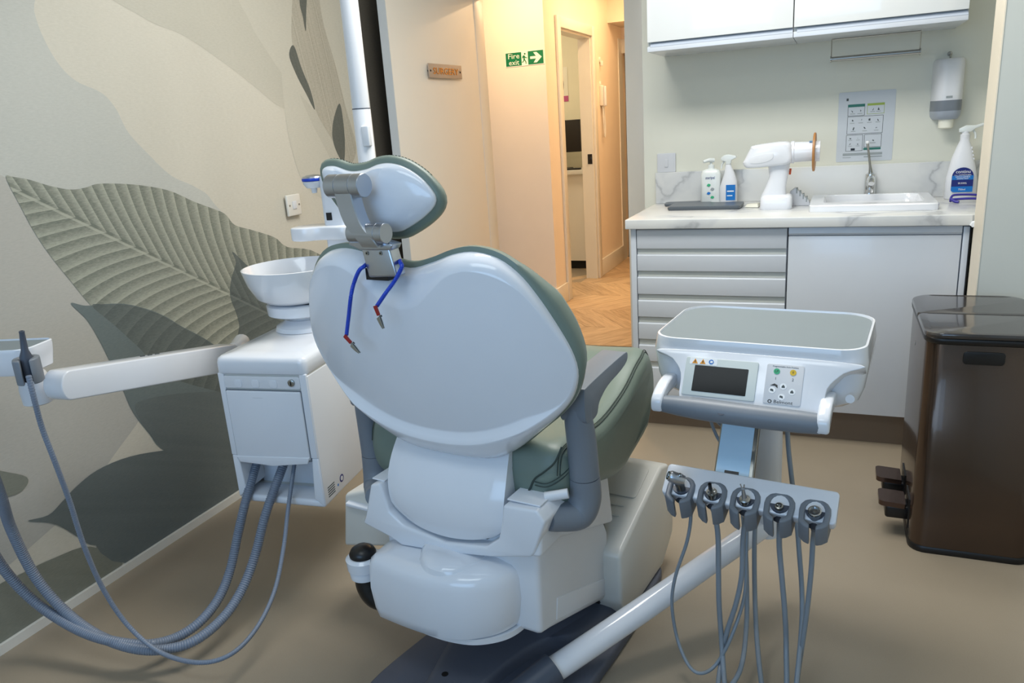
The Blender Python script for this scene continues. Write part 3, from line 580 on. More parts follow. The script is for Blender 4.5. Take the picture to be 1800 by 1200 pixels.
# --- backrest: white shell behind, green cushion in front
hl = [(0.0, 0.606), (0.10, 0.612), (0.17, 0.645), (0.235, 0.70), (0.285, 0.745), (0.318, 0.785), (0.336, 0.825), (0.341, 0.86), (0.333, 0.90), (0.311, 0.95), (0.284, 1.0), (0.254, 1.042), (0.215, 1.072), (0.165, 1.084), (0.115, 1.078), (0.06, 1.06), (0.0, 1.046)]
full = hl+[(-x, z) for x, z in hl[-2:0:-1]]
OUT = resample(cr(full, 8, True), 128)
cb = np.array([0.0, 0.85]); K_ = -0.25
nb = unit(V(0, -1, -0.25)); tz = unit(V(0, -0.25, 1))
def bplane(x, z, d): return V(x, K_*(z-0.66), z)+nb*d
def sm(a, b, v): t = min(1, max(0, (v-a)/(b-a))); return t*t*(3-2*t)
tn = np.roll(OUT, -1, 0)-np.roll(OUT, 1, 0); tn /= np.linalg.norm(tn, axis=1)[:, None]
nn = np.stack([-tn[:, 1], tn[:, 0]], 1)
if ((cb-OUT)*nn).sum() < 0: nn = -nn
TOP = np.array([sm(1.02, 1.075, z) if abs(x) > 0.12 else 1.0*(z > 0.9) for x, z in OUT]); BOT = np.array([sm(0.825, 0.755, z) for x, z in OUT])
CTR = np.array([math.exp(-(x/0.075)**2)*(z > 0.9) for x, z in OUT])
def blur(a, n=2):
    for _ in range(n): a = (np.roll(a, 1)+2*a+np.roll(a, -1))/4
    return a
TOP, BOT, CTR = blur(TOP, 4), blur(BOT, 4), blur(CTR, 3)
def PD(P): x, z = np.abs(P[:, 0]), P[:, 1]; return 0.066-0.056*(x/0.335)**2.6-0.016*((z-0.85)/0.23)**2
def rd_(P, d): return [bplane(x, z, dd) for (x, z), dd in zip(P, np.broadcast_to(d, len(P)))]
def ringb(P, d): return [bplane(x, z, d) for x, z in P]
Wd = 0.007+0.014*TOP+0.045*CTR
RB = OUT+nn*Wd[:, None]
zr = 0.676+0.112*(np.abs(RB[:, 0])/0.318)**2.2
lift = np.where(RB[:, 1] < 0.84, np.log1p(np.exp((zr-RB[:, 1])/0.006))*0.006, 0.0); lift = blur(lift, 2)
RB = RB+np.stack([-0.25*lift*np.sign(RB[:, 0])*(np.abs(RB[:, 0])/0.32), lift], 1)
LIP = np.minimum(1.0, lift/0.030); LIP = LIP*LIP*(3-2*LIP)
Dp = PD(RB)+0.018*LIP
rings = [rd_(OUT-nn*0.004, -0.008), rd_(OUT, -0.001), rd_(OUT+nn*0.0008, 0.004)]
for f_, g_ in ((0.12, 0.40), (0.35, 0.66), (0.65, 0.86), (0.9, 0.975), (1.0, 1.0)): rings.append(rd_(OUT+(RB-OUT)*f_, 0.004+g_*(Dp-0.004)))
for e_, k_ in ((0.0008, 0.0175), (0.009, 0.010), (0.018, 0.0014), (0.021, 0.0)):
    Q_ = RB+np.stack([0*lift, e_*LIP+0.0003], 1)+nn*(0.0006+0.05*e_); rings.append(rd_(Q_, PD(Q_)+k_*LIP))
RID = Q_
for s_ in (0.985, 0.95, 0.88, 0.78, 0.66, 0.54, 0.42, 0.3, 0.18, 0.06):
    Q_ = cb+(RID-cb)*s_; rings.append([bplane(x, z, d) for (x, z), d in zip(Q_, PD(Q_))])
shell = loft('backrest_shell', rings, m_white, ch, ang=28)
rings = []
for e, d, tp_ in ((-0.004, 0.004, 0.0), (0.010, -0.003, 0.002), (0.015, -0.016, 0.010), (0.013, -0.038, 0.024), (0.002, -0.056, 0.03), (-0.02, -0.068, 0.03), (-0.06, -0.074, 0.03)):
    E_ = np.array([e-tp_*min(1, max(0, (z-0.98)/0.08))-0.45*tp_*sm(0.95, 0.80, z)-0.006*(tp_ > 0)*sm(0.95, 0.80, z) for x, z in OUT])
    rings.append(ringb(OUT-nn*E_[:, None], d))
for s in (0.7, 0.4, 0.1): rings.append(ringb(cb+(OUT-cb)*s, -0.074+0.01*(1-s)))
loft('backrest_cushion', rings, m_green, ch, ang=70)
# --- headrest: neck plate, links, knuckles, shell, cushion
def cp(px, py, y): return CH.y(px, py, y)
hd = CH
slot0 = cp(672, 487, -0.155)
a0, a1, a2, a3 = [cp(*p, -0.165) for p in ((634, 436), (683, 434), (698, 486), (648, 488))]
neck = build('neck_plate', [a0, a1, a2, a3]+[q+V(0.0, 0.03, 0.0) for q in (a0, a1, a2, a3)], [(0, 1, 2, 3), (4, 7, 6, 5), (0, 4, 5, 1), (1, 5, 6, 2), (2, 6, 7, 3), (3, 7, 4, 0)], m_silver, ch, bevel=0.004)
for p in ((645, 445), (669, 445)):
    q = cp(*p, -0.1655); disc('screw', 0.004, q, (0, -1, 0), m_steel, neck, 0.001, 12); disc('screw_socket', 0.002, q+V(0, -0.001, 0), (0, -1, 0), m_black, neck, 0.0004, 8)
q = cp(672, 488, -0.145); box('neck_slot', (q[0]-0.032, q[0]+0.024), (-0.156, -0.12), (q[2]-0.003, q[2]+0.02), m_black, ch)
yk = -0.175
q0, q1 = cp(612, 408, yk), cp(676, 411, yk); zc = (q1[2]+q0[2])/2
lathe('lower_knuckle', [(0.0001, 0), (0.0185, 0.0), (0.0195, 0.001), (0.0195, 0.017), (0.0185, 0.018), (0.0195, 0.019), (0.0195, 0.085), (0.0185, 0.086), (0.0001, 0.086)], m_silver, ch, (q1[0]+0.004, yk, zc), (-1, 0, 0), n=32)
q0, q1 = cp(568, 329, yk), cp(632, 326, yk); zu = q1[2]
lathe('upper_knuckle', [(0.0001, 0), (0.0215, 0.0), (0.0225, 0.0012), (0.0225, 0.022), (0.0215, 0.0225), (0.0215, 0.0235), (0.0225, 0.024), (0.0225, 0.058), (0.0215, 0.0585), (0.0215, 0.0595), (0.0225, 0.06), (0.0225, 0.085), (0.0215, 0.086), (0.0001, 0.086)], m_silver, ch, (q1[0]+0.012, yk, zu), (-1, 0, 0), n=32)
# curved link: a bent flat bar between the knuckles
cl = [cp(606, 338, yk-0.012), cp(613, 365, yk-0.012), cp(625, 395, yk-0.014), cp(645, 420, yk-0.012), cp(655, 434, yk-0.006)]
P = cr(cl, 6); rings = []
for p in P: rings.append([p+V(dx, dy, 0) for dx, dy in ((-0.023, -0.004), (-0.021, -0.006), (0.017, -0.006), (0.019, -0.004), (0.019, 0.022), (-0.023, 0.022))])
loft('headrest_link', rings, m_silver, ch, ang=30)
P = [cp(*p, yk+0.004) for p in ((612, 412), (640, 415), (690, 430), (686, 440), (632, 440), (612, 430))]
build('knuckle_bracket', P+[q+V(0, 0.03, 0) for q in P], [tuple(range(6)), tuple(range(11, 5, -1))]+[(i, (i+1) % 6, 6+(i+1) % 6, 6+i) for i in range(6)], m_silver, ch, bevel=0.003)
yh = -0.115
HO = [cp(*p, yh) for p in ((571, 296), (590, 291), (618, 300), (645, 297), (668, 288), (690, 286), (715, 293), (740, 310), (758, 331), (766, 348), (761, 364), (742, 383), (715, 401), (696, 409), (670, 408), (640, 400), (610, 378), (588, 350), (572, 318))]
HO = np.array([(q[0], q[2]) for q in HO]); HO = resample(cr(HO, 8, True), 96); ch0 = HO.mean(0)
th = np.roll(HO, -1, 0)-np.roll(HO, 1, 0); th /= np.linalg.norm(th, axis=1)[:, None]; nh = np.stack([-th[:, 1], th[:, 0]], 1)
if ((ch0-HO)*nh).sum() < 0: nh = -nh
zt = HO[:, 1].max()
def ringh(P, d): return [(x+0.42*min(0, d), yh-d-0.12*(z-ch0[1]), z+0.10*min(0, d+0.004)) for x, z in P]
loft('headrest_shell', [ringh(HO+nh*0.003, -0.012), ringh(HO, -0.004), ringh(HO+nh*0.002, 0.002), ringh(HO+nh*0.007, 0.006), ringh(ch0+(HO-ch0)*0.85, 0.012), ringh(ch0+(HO-ch0)*0.55, 0.018), ringh(ch0+(HO-ch0)*0.2, 0.020)], m_white, ch, ang=55)
hc = loft('headrest_cushion', [ringh(HO+nh*0.004, -0.004), ringh(HO-nh*0.009, -0.008), ringh(HO-nh*0.015, -0.018), ringh(HO-nh*0.015, -0.036), ringh(HO-nh*0.006, -0.054), ringh(ch0+(HO-ch0)*0.85, -0.06), ringh(ch0+(HO-ch0)*0.4, -0.066), ringh(ch0+(HO-ch0)*0.1, -0.06)], m_green, ch, ang=70)
Ps = ringh(HO-nh*0.0155, -0.026); Ps = [p for p in Ps if p[2] > ch0[1]+0.03]
Ps.sort(key=lambda p: p[0])
for i in range(0, len(Ps)-1): tube('stitch', [V(*Ps[i])*0.8+V(*Ps[i+1])*0.2, V(*Ps[i])*0.2+V(*Ps[i+1])*0.8], 0.0008, m_seam, hc, n=4, res=1)
# --- bib chain looped behind the neck plate
bc = empty('bib_chain', 'blue coiled bib chain with two metal clips draped over the neck bracket', 'bib chain', CH.loc, -8)
yc = -0.185
L1 = [cp(640, 468, -0.165), cp(631, 476, -0.172), cp(622, 498, -0.165), cp(617, 520, yc), cp(613, 555, -0.170), cp(609, 589, -0.165)]
L2 = [cp(704, 462, -0.158), cp(706, 470, -0.168), cp(694, 493, -0.165), cp(678, 515, yc), cp(663, 537, -0.180)]
back = [cp(640, 468, -0.165), cp(650, 462, -0.128), cp(680, 456, -0.118), cp(700, 456, -0.128), cp(704, 462, -0.158)]
tube('coil_cord', L1[::-1]+back[1:-1]+L2, 0.0042, m_blue, bc, n=10, ribs=(0.0035, 0.22))
def clip(p, q, nrm=(0, -1, 0)):
    p = V(*p); q = V(*q); d = unit(q-p); n = V(*nrm); s = unit(np.cross(d, n)); L = np.linalg.norm(q-p)
    c = tube('clip', [p+d*L*0.42, p+d*L*0.5], 0.003, m_black, bc, n=8, res=1)
    prism('red_sleeve', [(-0.0035, -0.002), (0.0035, -0.002), (0.003, 0.40*L), (-0.003, 0.40*L)], p+n*0.002, s, d, 0.004, m_red, c)
    for k in (0, 1): prism('clip_jaw', [(-0.003, 0.44*L), (0.005, 0.50*L), (0.0035, 0.8*L), (0.001, L), (-0.001, L), (-0.0025, 0.7*L)], p+n*(0.002+0.004*k), s, d, 0.0016, m_steel, c)
clip(cp(609, 590, -0.170), cp(635, 619, -0.170)); clip(cp(662, 538, -0.185), cp(677, 576, -0.182))
# ================================================================== SPITTOON UNIT (left of the chair)
SP = Frame((-1.41, 1.55, 0), 8)
sp = empty('spittoon_unit', 'white spittoon unit with cup basin and lamp pole beside the leaf mural', 'dental unit', SP.loc, 8)
X0, X1 = -0.155, 0.12
fr_ = loft('cabinet', [[(x, y, z) for x, y in rrect(X0, X1, 0.004, 0.52, 0.012, 4)] for z in (0.44, 0.70)], m_cream, sp, ang=40)
py_('side_cheek', [(X0, 0.315), (X0, 0.45), (X0+0.02, 0.45), (X0+0.028, 0.335)], 0.0, 0.45, m_white, sp, bevel=0.004)
py_('side_cheek', [(X1-0.03, 0.325), (X1-0.02, 0.45), (X1, 0.45), (X1, 0.30)], 0.0, 0.45, m_white, sp, bevel=0.004)
box('side_panel', (X1-0.006, X1+0.002), (0.003, 0.52), (0.303, 0.692), m_white2, sp, bevel=0.003)
py_('recess_sill', [(X0, 0.30), (X1, 0.295), (X1, 0.318), (X0, 0.323)], 0.004, 0.09, m_white, sp, bevel=0.008)
box('recess_back', (X0+0.02, X1-0.02), (0.10, 0.12), (0.31, 0.45), m_white, sp)
box('underside', (X0+0.002, X1-0.002), (0.08, 0.52), (0.30, 0.32), m_cream, sp, bevel=0.004)
lid = loft('top_cover', [[(x, y, z) for x, y in rrect(X0-e, X1+e, -e, 0.52+e, r, 5)] for e, z, r in ((0.0, 0.695, 0.012), (0.003, 0.70, 0.02), (0.003, 0.728, 0.022), (0.0005, 0.738, 0.022), (-0.007, 0.744, 0.02), (-0.05, 0.748, 0.015))], m_white, sp, ang=60)
fp = box('front_panel', (X0+0.02, X1-0.022), (-0.006, 0.002), (0.445, 0.648), m_white, sp, bevel=0.004)
py_('panel_lip', [(X0+0.03, 0.432), (-0.02, 0.424), (X1-0.03, 0.436), (X1-0.022, 0.455), (X0+0.02, 0.45)], -0.008, 0.002, m_white, sp, bevel=0.002)
box('panel_seam', (X0+0.0185, X1-0.0205), (-0.0018, 0.003), (0.44, 0.6495), m_grey, sp)
for xa, xb in ((X0, X0+0.0195), (X1-0.0215, X1)): box('front_stile', (xa, xb), (-0.001, 0.012), (0.45, 0.698), m_white, sp, bevel=0.003)
py_('grip_strip', rrect(X0+0.018, X1-0.02, 0.655, 0.69, 0.006), -0.002, 0.003, m_white2, sp, bevel=0.001)
for k in range(3): py_('grip_notch', rrect(X0+0.05+k*0.055, X0+0.075+k*0.055, 0.657, 0.68, 0.008), -0.0035, 0.0, m_white, sp, bevel=0.001)
lk = lathe('lock', [(0.010, 0), (0.010, 0.004), (0.008, 0.005), (0.0001, 0.005)], m_steel, sp, (X1-0.045, -0.002, 0.674), (0, -1, 0), n=18); box('lock_slot', (X1-0.0465, X1-0.0435), (-0.0078, -0.007), (0.668, 0.68), m_black, lk)
box('panel_mark', (-0.05, -0.02), (-0.0066, -0.006), (0.628, 0.6295), m_panel, sp)
for i in range(5): box('rating_line', (X1+0.0018, X1+0.0026), (0.025, 0.065), (0.318+i*0.007, 0.321+i*0.007), m_ink, sp)
disc('rating_ring', 0.012, (X1+0.0018, 0.11, 0.338), (1, 0, 0), m_label, sp); disc('rating_ring_face', 0.007, (X1+0.0024, 0.11, 0.338), (1, 0, 0), m_panel, sp); disc('rating_dot', 0.004, (X1+0.0018, 0.085, 0.328), (1, 0, 0), m_label2, sp)
# bowl stand and basin
lathe('basin_stand', [(0.095, 0.0), (0.09, 0.012), (0.07, 0.022), (0.06, 0.03)], m_white, sp, (-0.04, 0.31, 0.749), n=32)
lathe('stand_collar', [(0.05, 0.0), (0.05, 0.025)], m_white2, sp, (-0.04, 0.31, 0.772), n=28)
loft('basin_base', [[(-0.045+a, 0.31+b, z) for a, b in circle(r, 32)] for r, z in ((0.095, 0.795), (0.105, 0.80), (0.107, 0.828), (0.10, 0.832))], m_white, sp, ang=40)
bw = lathe('basin', [(0.07, 0.0), (0.10, 0.002), (0.125, 0.018), (0.146, 0.06), (0.157, 0.10), (0.158, 0.106), (0.154, 0.107), (0.150, 0.10), (0.135, 0.055), (0.11, 0.025), (0.05, 0.012), (0.0001, 0.010)], m_ceramic, sp, (-0.052, 0.31, 0.836), n=48, ang=60)
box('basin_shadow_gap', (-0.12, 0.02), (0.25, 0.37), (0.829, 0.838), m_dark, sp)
# cup rest, tower and filler
q = SP.y(525, 405, 0.42); q2 = SP.y(566, 345, 0.42); q3 = SP.y(609, 392, 0.42)
pz_('cup_rest', cr([(q[0], 0.40), (q[0]+0.005, 0.365), (q[0]+0.05, 0.355), (q[0]+0.10, 0.375), (q3[0]+0.02, 0.37), (q3[0]+0.03, 0.46), (q[0]+0.06, 0.47), (q[0]+0.01, 0.45)], 5, True).tolist(), q3[2]-0.045, q3[2]-0.003, m_white, sp, bevel=0.006, bang=50)
tw = loft('filler_tower', [[(x, y, z) for x, y in rrect(q2[0], q2[0]+0.085, 0.40, 0.47, 0.02)] for z in (0.74, q3[2]+0.005, q2[2], q2[2]+0.04, q2[2]+0.06)], m_white, sp)
p = SP.y(579, 380, 0.399); box('cup_sensor', (p[0]-0.010, p[0]+0.008), (0.398, 0.401), (p[2]-0.012, p[2]+0.011), m_black, tw)
p = SP.y(548, 316, 0.42)
lathe('filler_spout', [(0.008, -0.04), (0.010, -0.026), (0.022, -0.024), (0.030, -0.014), (0.033, -0.004)], m_white, sp, (p[0]+0.004, 0.42, p[2]), n=28)
lathe('blue_light_ring', [(0.033, -0.002), (0.0338, 0.0), (0.0338, 0.005), (0.033, 0.007)], m_blue, sp, (p[0]+0.004, 0.42, p[2]-0.001), n=28)
lathe('spout_cap', [(0.033, 0.006), (0.030, 0.012), (0.018, 0.016), (0.0001, 0.017)], m_silver, sp, (p[0]+0.004, 0.42, p[2]-0.001), n=28)
tube('spout_arm', [(p[0]+0.01, 0.42, p[2]-0.006), (q2[0]+0.03, 0.43, p[2]-0.008)], 0.014, m_white, sp, n=12, res=1)
# lamp pole rising out of the unit
p1, p2 = SP.y(643, 262, 0.5), SP.y(607, 0, 0.5)
pb = lathe('lamp_pole', [(0.0275, 0.70), (0.0275, 1.385), (0.0265, 1.387)], m_white2, sp, (p1[0], 0.5, 0), n=28)
lathe('lamp_pole_upper', [(0.0268, 1.385), (0.0268, 2.05), (0.02, 2.06)], m_white2, sp, (p1[0], 0.5, 0), n=28)
lathe('pole_seam', [(0.0278, 1.3845), (0.0278, 1.3875)], m_grey2, sp, (p1[0], 0.5, 0), n=28)
tube('lamp_arm', [(p1[0], 0.5, 2.03), (p1[0]+0.3, 0.45, 2.12), (p1[0]+0.62, 0.4, 2.05)], 0.02, m_white2, sp, n=12)
box('pole_clip', (p1[0]+0.005, p1[0]+0.0285), (0.47, 0.49), (1.275, 1.335), m_white2, sp, bevel=0.003)
# ---- assistant arm and its tray
aa = empty('assistant_arm', 'white swing arm with small assistant tray in front of the leaf mural', 'instrument arm', (0, 0, 0))
A0, A1 = at_y(398, 628, 1.74), at_y(108, 676, 1.16)
d = unit(A1-A0); dh = unit(V(d[0], d[1], 0)); L = np.linalg.norm(A1-A0); side = V(dh[1], -dh[0], 0); side = side if side[1] < 0 else -side; upv = unit(np.cross(np.cross(d, V(0, 0, 1)), d))
def capsule(L, h0, h1, n=12):
    pts = []
    for k in range(n+1): a = -PI/2+PI*k/n; pts.append((L+h1*math.cos(a)*0.7, h1*math.sin(a)))
    for k in range(n+1): a = PI/2+PI*k/n; pts.append((h0*math.cos(a)*0.7, h0*math.sin(a)))
    return pts
arm = prism('arm_beam', capsule(L, 0.042, 0.036), A0+side*0.03, d, upv, 0.06 if np.cross(d, upv)@side < 0 else -0.06, m_white, aa, bevel=0.004, bang=50)
for k in range(3):
    c_ = A0+d*(L*(0.46+k*0.045))+upv*0.041+side*0.012; prism('arm_slot', rrect(-0.007, 0.007, -0.003, 0.003, 0.002, 2), c_, d, np.cross(upv, d), -0.004, m_ink, arm)
K1 = at_y(425, 600, 1.86)
tube('arm_knuckle', [A0-d*0.0, A0-d*0.02+V(0, 0.03, 0.012), K1], [0.036, 0.03, 0.026], m_white, aa, n=16)
E1 = at_y(62, 678, 1.165)
lathe('arm_elbow', [(0.026, -0.04), (0.034, -0.036), (0.036, 0.0), (0.032, 0.03), (0.028, 0.04)], m_white2, aa, E1+V(0, 0, -0.005), n=24)
T0 = at_y(82, 597, 1.16)
tray = empty('tmp', '', ''); bpy.data.objects.remove(tray)
zt_ = T0[2]-0.004; tx1 = T0[0]; ty = 1.16
tp = [(x, y) for x, y in rrect(-1.975, tx1, ty-0.075, ty+0.03, (0.03, 0.02, 0.03, 0.03), 5)]
def rot_(P, o, a):
    c, s = math.cos(a), math.sin(a); return [(o[0]+(x-o[0])*c-(y-o[1])*s, o[1]+(x-o[0])*s+(y-o[1])*c) for x, y in P]
tp = rot_(tp, (tx1, ty), math.radians(17))
tc_ = np.mean(tp, 0)
loft('tray_body', [[(tc_[0]+(x-tc_[0])*s, tc_[1]+(y-tc_[1])*s, z) for x, y in tp] for s, z in ((0.88, zt_-0.062), (0.94, zt_-0.057), (0.985, zt_-0.025), (1.0, zt_-0.008), (1.0, zt_), (0.975, zt_+0.002), (0.96, zt_-0.003))], m_white, aa, ang=40)
loft('tray_mat', [[(tc_[0]+(x-tc_[0])*0.955, tc_[1]+(y-tc_[1])*0.93, z) for x, y in tp] for z in (zt_-0.006, zt_-0.0015)], m_mat, aa)
H0 = at_y(48, 640, 1.06)
hp = [(-0.032, 0.02), (-0.032, -0.01)]
def ushape(r0, r1, sl, n=14, bx=None):
    a0 = -PI/2+math.asin(min(1, sl/r0)); pts = []
    for k in range(n+1): a = a0+(2*PI-2*(a0+PI/2))*k/n; pts.append((r0*math.cos(a), r0*math.sin(a)))
    a1 = -PI/2+math.asin(min(1, sl/r1))
    for k in range(n, -1, -1): a = a1+(2*PI-2*(a1+PI/2))*k/n; pts.append((r1*math.cos(a), r1*math.sin(a)))
    return pts
pz_('instrument_holder', [(H0[0]+a, H0[1]+b) for a, b in rot_([(a, b if b > -0.008 else b-0.010) for a, b in ushape(0.027, 0.0145, 0.009)], (0, 0), math.radians(48))], H0[2]-0.04, H0[2]+0.016, m_grey, aa, bevel=0.003, bang=50)
# ---- saliva ejector in that holder with its thin hose, and two thick suction hoses
def hose(pts, Ys):
    out = []
    for (px, py), y in zip(pts, Ys):
        q = at_y(px, py, y)
        while q[2] < 0.05+0.22*abs(px-300)/900 and y > 0.6: y -= 0.01; q = at_y(px, py, y)
        out.append(q)
    for _ in range(3):
        Y = [q[1] for q in out]; Y = [Y[0]]+[min(Y[i], (Y[i-1]+Y[i]+Y[i+1])/3) for i in range(1, len(Y)-1)]+[Y[-1]]
        out = [at_y(px, py, y) for (px, py), y in zip(pts, Y)]
    return out
ej = empty('saliva_ejector', 'grey saliva ejector standing in the assistant tray holder, thin ribbed hose hanging down', 'suction tip', (0, 0, 0))
n0, n1 = at_y(38, 582, 1.055), at_y(50, 655, 1.055)
dz_ = unit(n0-n1); Ln = np.linalg.norm(n0-n1)
lathe('nozzle', [(0.010, -0.02), (0.0115, 0.0), (0.0125, Ln*0.4), (0.0075, Ln*0.55), (0.0055, Ln*0.95), (0.0058, Ln), (0.0035, Ln+0.001), (0.003, Ln-0.01)], m_grey2, ej, n1, dz_, n=18)
tube('hose', hose([(50, 660), (60, 700), (74, 752), (96, 810), (122, 880), (148, 960), (182, 1036), (226, 1100), (282, 1146), (348, 1164), (405, 1150), (450, 1105), (482, 1040), (498, 965), (507, 890), (518, 812)], [1.03, 1.03, 1.04, 1.05, 1.07, 1.09, 1.12, 1.16, 1.22, 1.29, 1.34, 1.40, 1.45, 1.49, 1.525, 1.60]), 0.0062, m_hose, ej, n=10, ribs=(0.006, 0.14))
for nm, lb, pts, ys in (('suction_hose', 'thick ribbed grey suction hose leaving the spittoon recess leftmost', [(-40, 920), (0, 990), (45, 1043), (95, 1082), (150, 1112), (205, 1128), (262, 1132), (310, 1120), (352, 1092), (385, 1050), (405, 1000), (418, 940), (432, 880), (452, 810)], list(np.linspace(1.05, 1.50, 12))+[1.518, 1.60]),
                        ('suction_hose', 'thick ribbed grey suction hose leaving the spittoon recess in the middle, crossing nearest', [(-40, 760), (0, 868), (20, 930), (60, 1010), (108, 1068), (165, 1112), (230, 1138), (290, 1141), (345, 1124), (395, 1082), (428, 1030), (450, 970), (468, 900), (500, 812)], list(np.linspace(1.02, 1.49, 12))+[1.512, 1.60])):
    o = tube(nm, hose(pts, ys), 0.0135, m_hose, None, n=12, ribs=(0.0062, 0.13)); tag(o, lb, 'hose', 'thick suction hoses under the spittoon unit')
# ================================================================== DELIVERY TABLE (right of the chair)
DL = Frame((-0.128, 1.85, 0), -6)
dl = empty('delivery_table', 'white instrument delivery table with grey mat, dark screen and handle bar', 'instrument table', DL.loc, -6)
def dz(px, py, z): return DL.z(px, py, z)
def dyy(px, py, y): return DL.y(px, py, y)
ZT = 0.814
tops = rrect(-0.228, 0.228, -0.195, 0.135, (0.055, 0.07, 0.07, 0.055), 7)
def sc_(P, sx, sy, dy=0.0): return [(x*sx, -0.03+(y+0.03)*sy+dy) for x, y in P]
rings = []
for sx, sy, dy, z in ((0.70, 0.70, 0.0, ZT-0.140), (0.86, 0.86, 0.0, ZT-0.137), (0.95, 0.94, 0.0, ZT-0.122), (0.99, 0.975, 0.0, ZT-0.095), (1.01, 0.99, -0.001, ZT-0.06), (1.018, 1.01, -0.004, ZT-0.035), (1.0, 1.0, 0, ZT-0.004), (0.995, 0.995, 0, ZT), (0.978, 0.972, 0, ZT+0.001), (0.972, 0.962, 0, ZT-0.005)):
    rings.append([(x, y, z) for x, y in sc_(tops, sx, sy, dy)])
tb = loft('table_body', rings, m_white, dl, ang=35)
loft('table_mat', [[(x, y, z) for x, y in sc_(tops, 0.968, 0.955)] for z in (ZT-0.008, ZT-0.0035)], m_mat, dl)
# sloping control face
def UU(u): return -0.142+(u+0.138)*1.085
F0, F1 = V(-0.001, -0.209, 0.781), V(-0.001, -0.262, 0.701)
ey = unit(F0-F1); ex = V(1, 0, 0); nf = np.cross(ex, ey)
FH = np.linalg.norm(F0-F1)
face = prism('control_face', cr([(UU(a_), b_) for a_, b_ in [(-0.195, FH+0.010), (-0.165, FH-0.01), (-0.142, FH*0.55), (-0.138, 0.0), (-0.12, -0.008), (0.0, -0.008), (0.125, -0.008), (0.140, 0.0), (0.142, FH*0.5), (0.168, FH-0.012), (0.196, FH+0.010), (0.0, FH+0.014)]], 4, True).tolist(), F1-nf*0.05, ex, ey, 0.05, m_white, dl, bevel=0.003, bang=50)
def fpt(px, py):
    q = DL.pl(px, py, F1, nf); return float((q-F1)@ex), float((q-F1)@ey)
def fpoly(name, P, off, th, m, par, **k): return prism(name, [(UU(p[0]), p[1]) for p in P], F1+nf*off, ex, ey, th, m, par, **k)
def fquad(name, px4, off, th, m, par, r=0.003, **k):
    P = [fpt(*p) for p in px4]; us = [p[0] for p in P]; vs = [p[1] for p in P]
    return fpoly(name, rrect(min(us), max(us), min(vs), max(vs), r, 3), off, th, m, par, **k)
u0, v1 = fpt(1213, 624); u1, v0 = fpt(1340, 701)
ua, _ = fpt(1200, 690); _, vt = fpt(1280, 634)
BZ = fpoly('screen_bezel', rrect(-0.138+0.004, 0.012, 0.004, FH-0.004, 0.004, 3), 0.0, 0.002, m_bezel, dl, bevel=0.0008)
fpoly('screen', rrect(-0.114, -0.006, 0.014, FH-0.022, 0.0015, 2), 0.002, 0.0006, m_blackgloss, BZ)
stk = fpoly('warning_sticker', rrect(-0.126, -0.070, FH-0.020, FH-0.005, 0.001, 2), 0.002, 0.0004, m_lett, BZ)
for cx in (-0.115, -0.099):
    fpoly('warning_triangle', [(cx-0.006, FH-0.0185), (cx+0.006, FH-0.0185), (cx, FH-0.007)], 0.0024, 0.0004, m_amber, stk); fpoly('warning_mark', [(cx-0.0008, FH-0.0165), (cx+0.0008, FH-0.0165), (cx+0.001, FH-0.011), (cx-0.001, FH-0.011)], 0.0028, 0.0002, m_black, stk)
disc('manual_mark', 0.0055, F1+nf*0.0024+ex*UU(-0.082)+ey*(FH-0.0125), nf, m_label2, stk, 0.0004); fpoly('manual_page', [(-0.0845, FH-0.0145), (-0.0795, FH-0.015), (-0.0785, FH-0.0105), (-0.0835, FH-0.0095)], 0.0028, 0.0003, m_lett, stk)
KP = fpoly('key_panel', rrect(0.028, 0.098, 0.004, FH-0.004, 0.004, 3), 0.0, 0.0012, m_panel, dl, bevel=0.0004)
def ft(body, h, u, v, w=None, m=m_ink): return text('lettering', body, h, F1+nf*0.0013+ex*UU(u)+ey*v, ex, ey, m, KP, width=w, depth=0.0002)
ft('Programmable Auto Position', 0.003, 0.063, FH-0.009, 0.052)
for (uu, c, t) in ((0.0475, m_gbtn, 'LP'), (0.078, m_ybtn, '0')):
    disc('button', 0.0065, F1+nf*0.0012+ex*UU(uu)+ey*(FH-0.020), nf, c, KP, 0.0008); text('lettering', t, 0.005, F1+nf*0.0021+ex*UU(uu)+ey*(FH-0.020), ex, ey, m_black, KP, depth=0.0002)
ft('1', 0.006, 0.047, FH-0.036); ft('2', 0.006, 0.079, FH-0.036)
fpoly('headrest_icon', [(0.038, FH-0.052), (0.046, FH-0.047), (0.052, FH-0.050), (0.053, FH-0.057), (0.047, FH-0.052)], 0.0013, 0.0002, m_black, KP)
for uu, vv, t in ((0.063, 0.044, 0), (0.043, 0.034, 1), (0.080, 0.034, 2), (0.062, 0.021, 3)):
    disc('arrow_key', 0.0068, F1+nf*0.0012+ex*UU(uu)+ey*vv, nf, m_lett, KP, 0.0004); fpoly('arrow_icon', [(uu-0.003, vv-0.003), (uu+0.003, vv-0.003), (uu+0.003, vv), (uu, vv+0.004), (uu-0.003, vv)] if t % 2 == 0 else [(uu-0.003, vv+0.003), (uu-0.004, vv-0.001), (uu+0.003, vv-0.003), (uu+0.002, vv+0.002)], 0.0017, 0.0002, m_ink, KP)
text('lettering', 'Belmont', 0.0075, F1+nf*0.0013+ex*UU(0.066)+ey*0.0095, ex, ey, m_black, KP, width=0.038, depth=0.0002)
rg = fpoly('brand_emblem', ushape(0.004, 0.0022, 0.0002), 0.0013, 0.0002, m_black, KP); rg.location = Vector(ex*0.041*1.085+ey*0.0095)
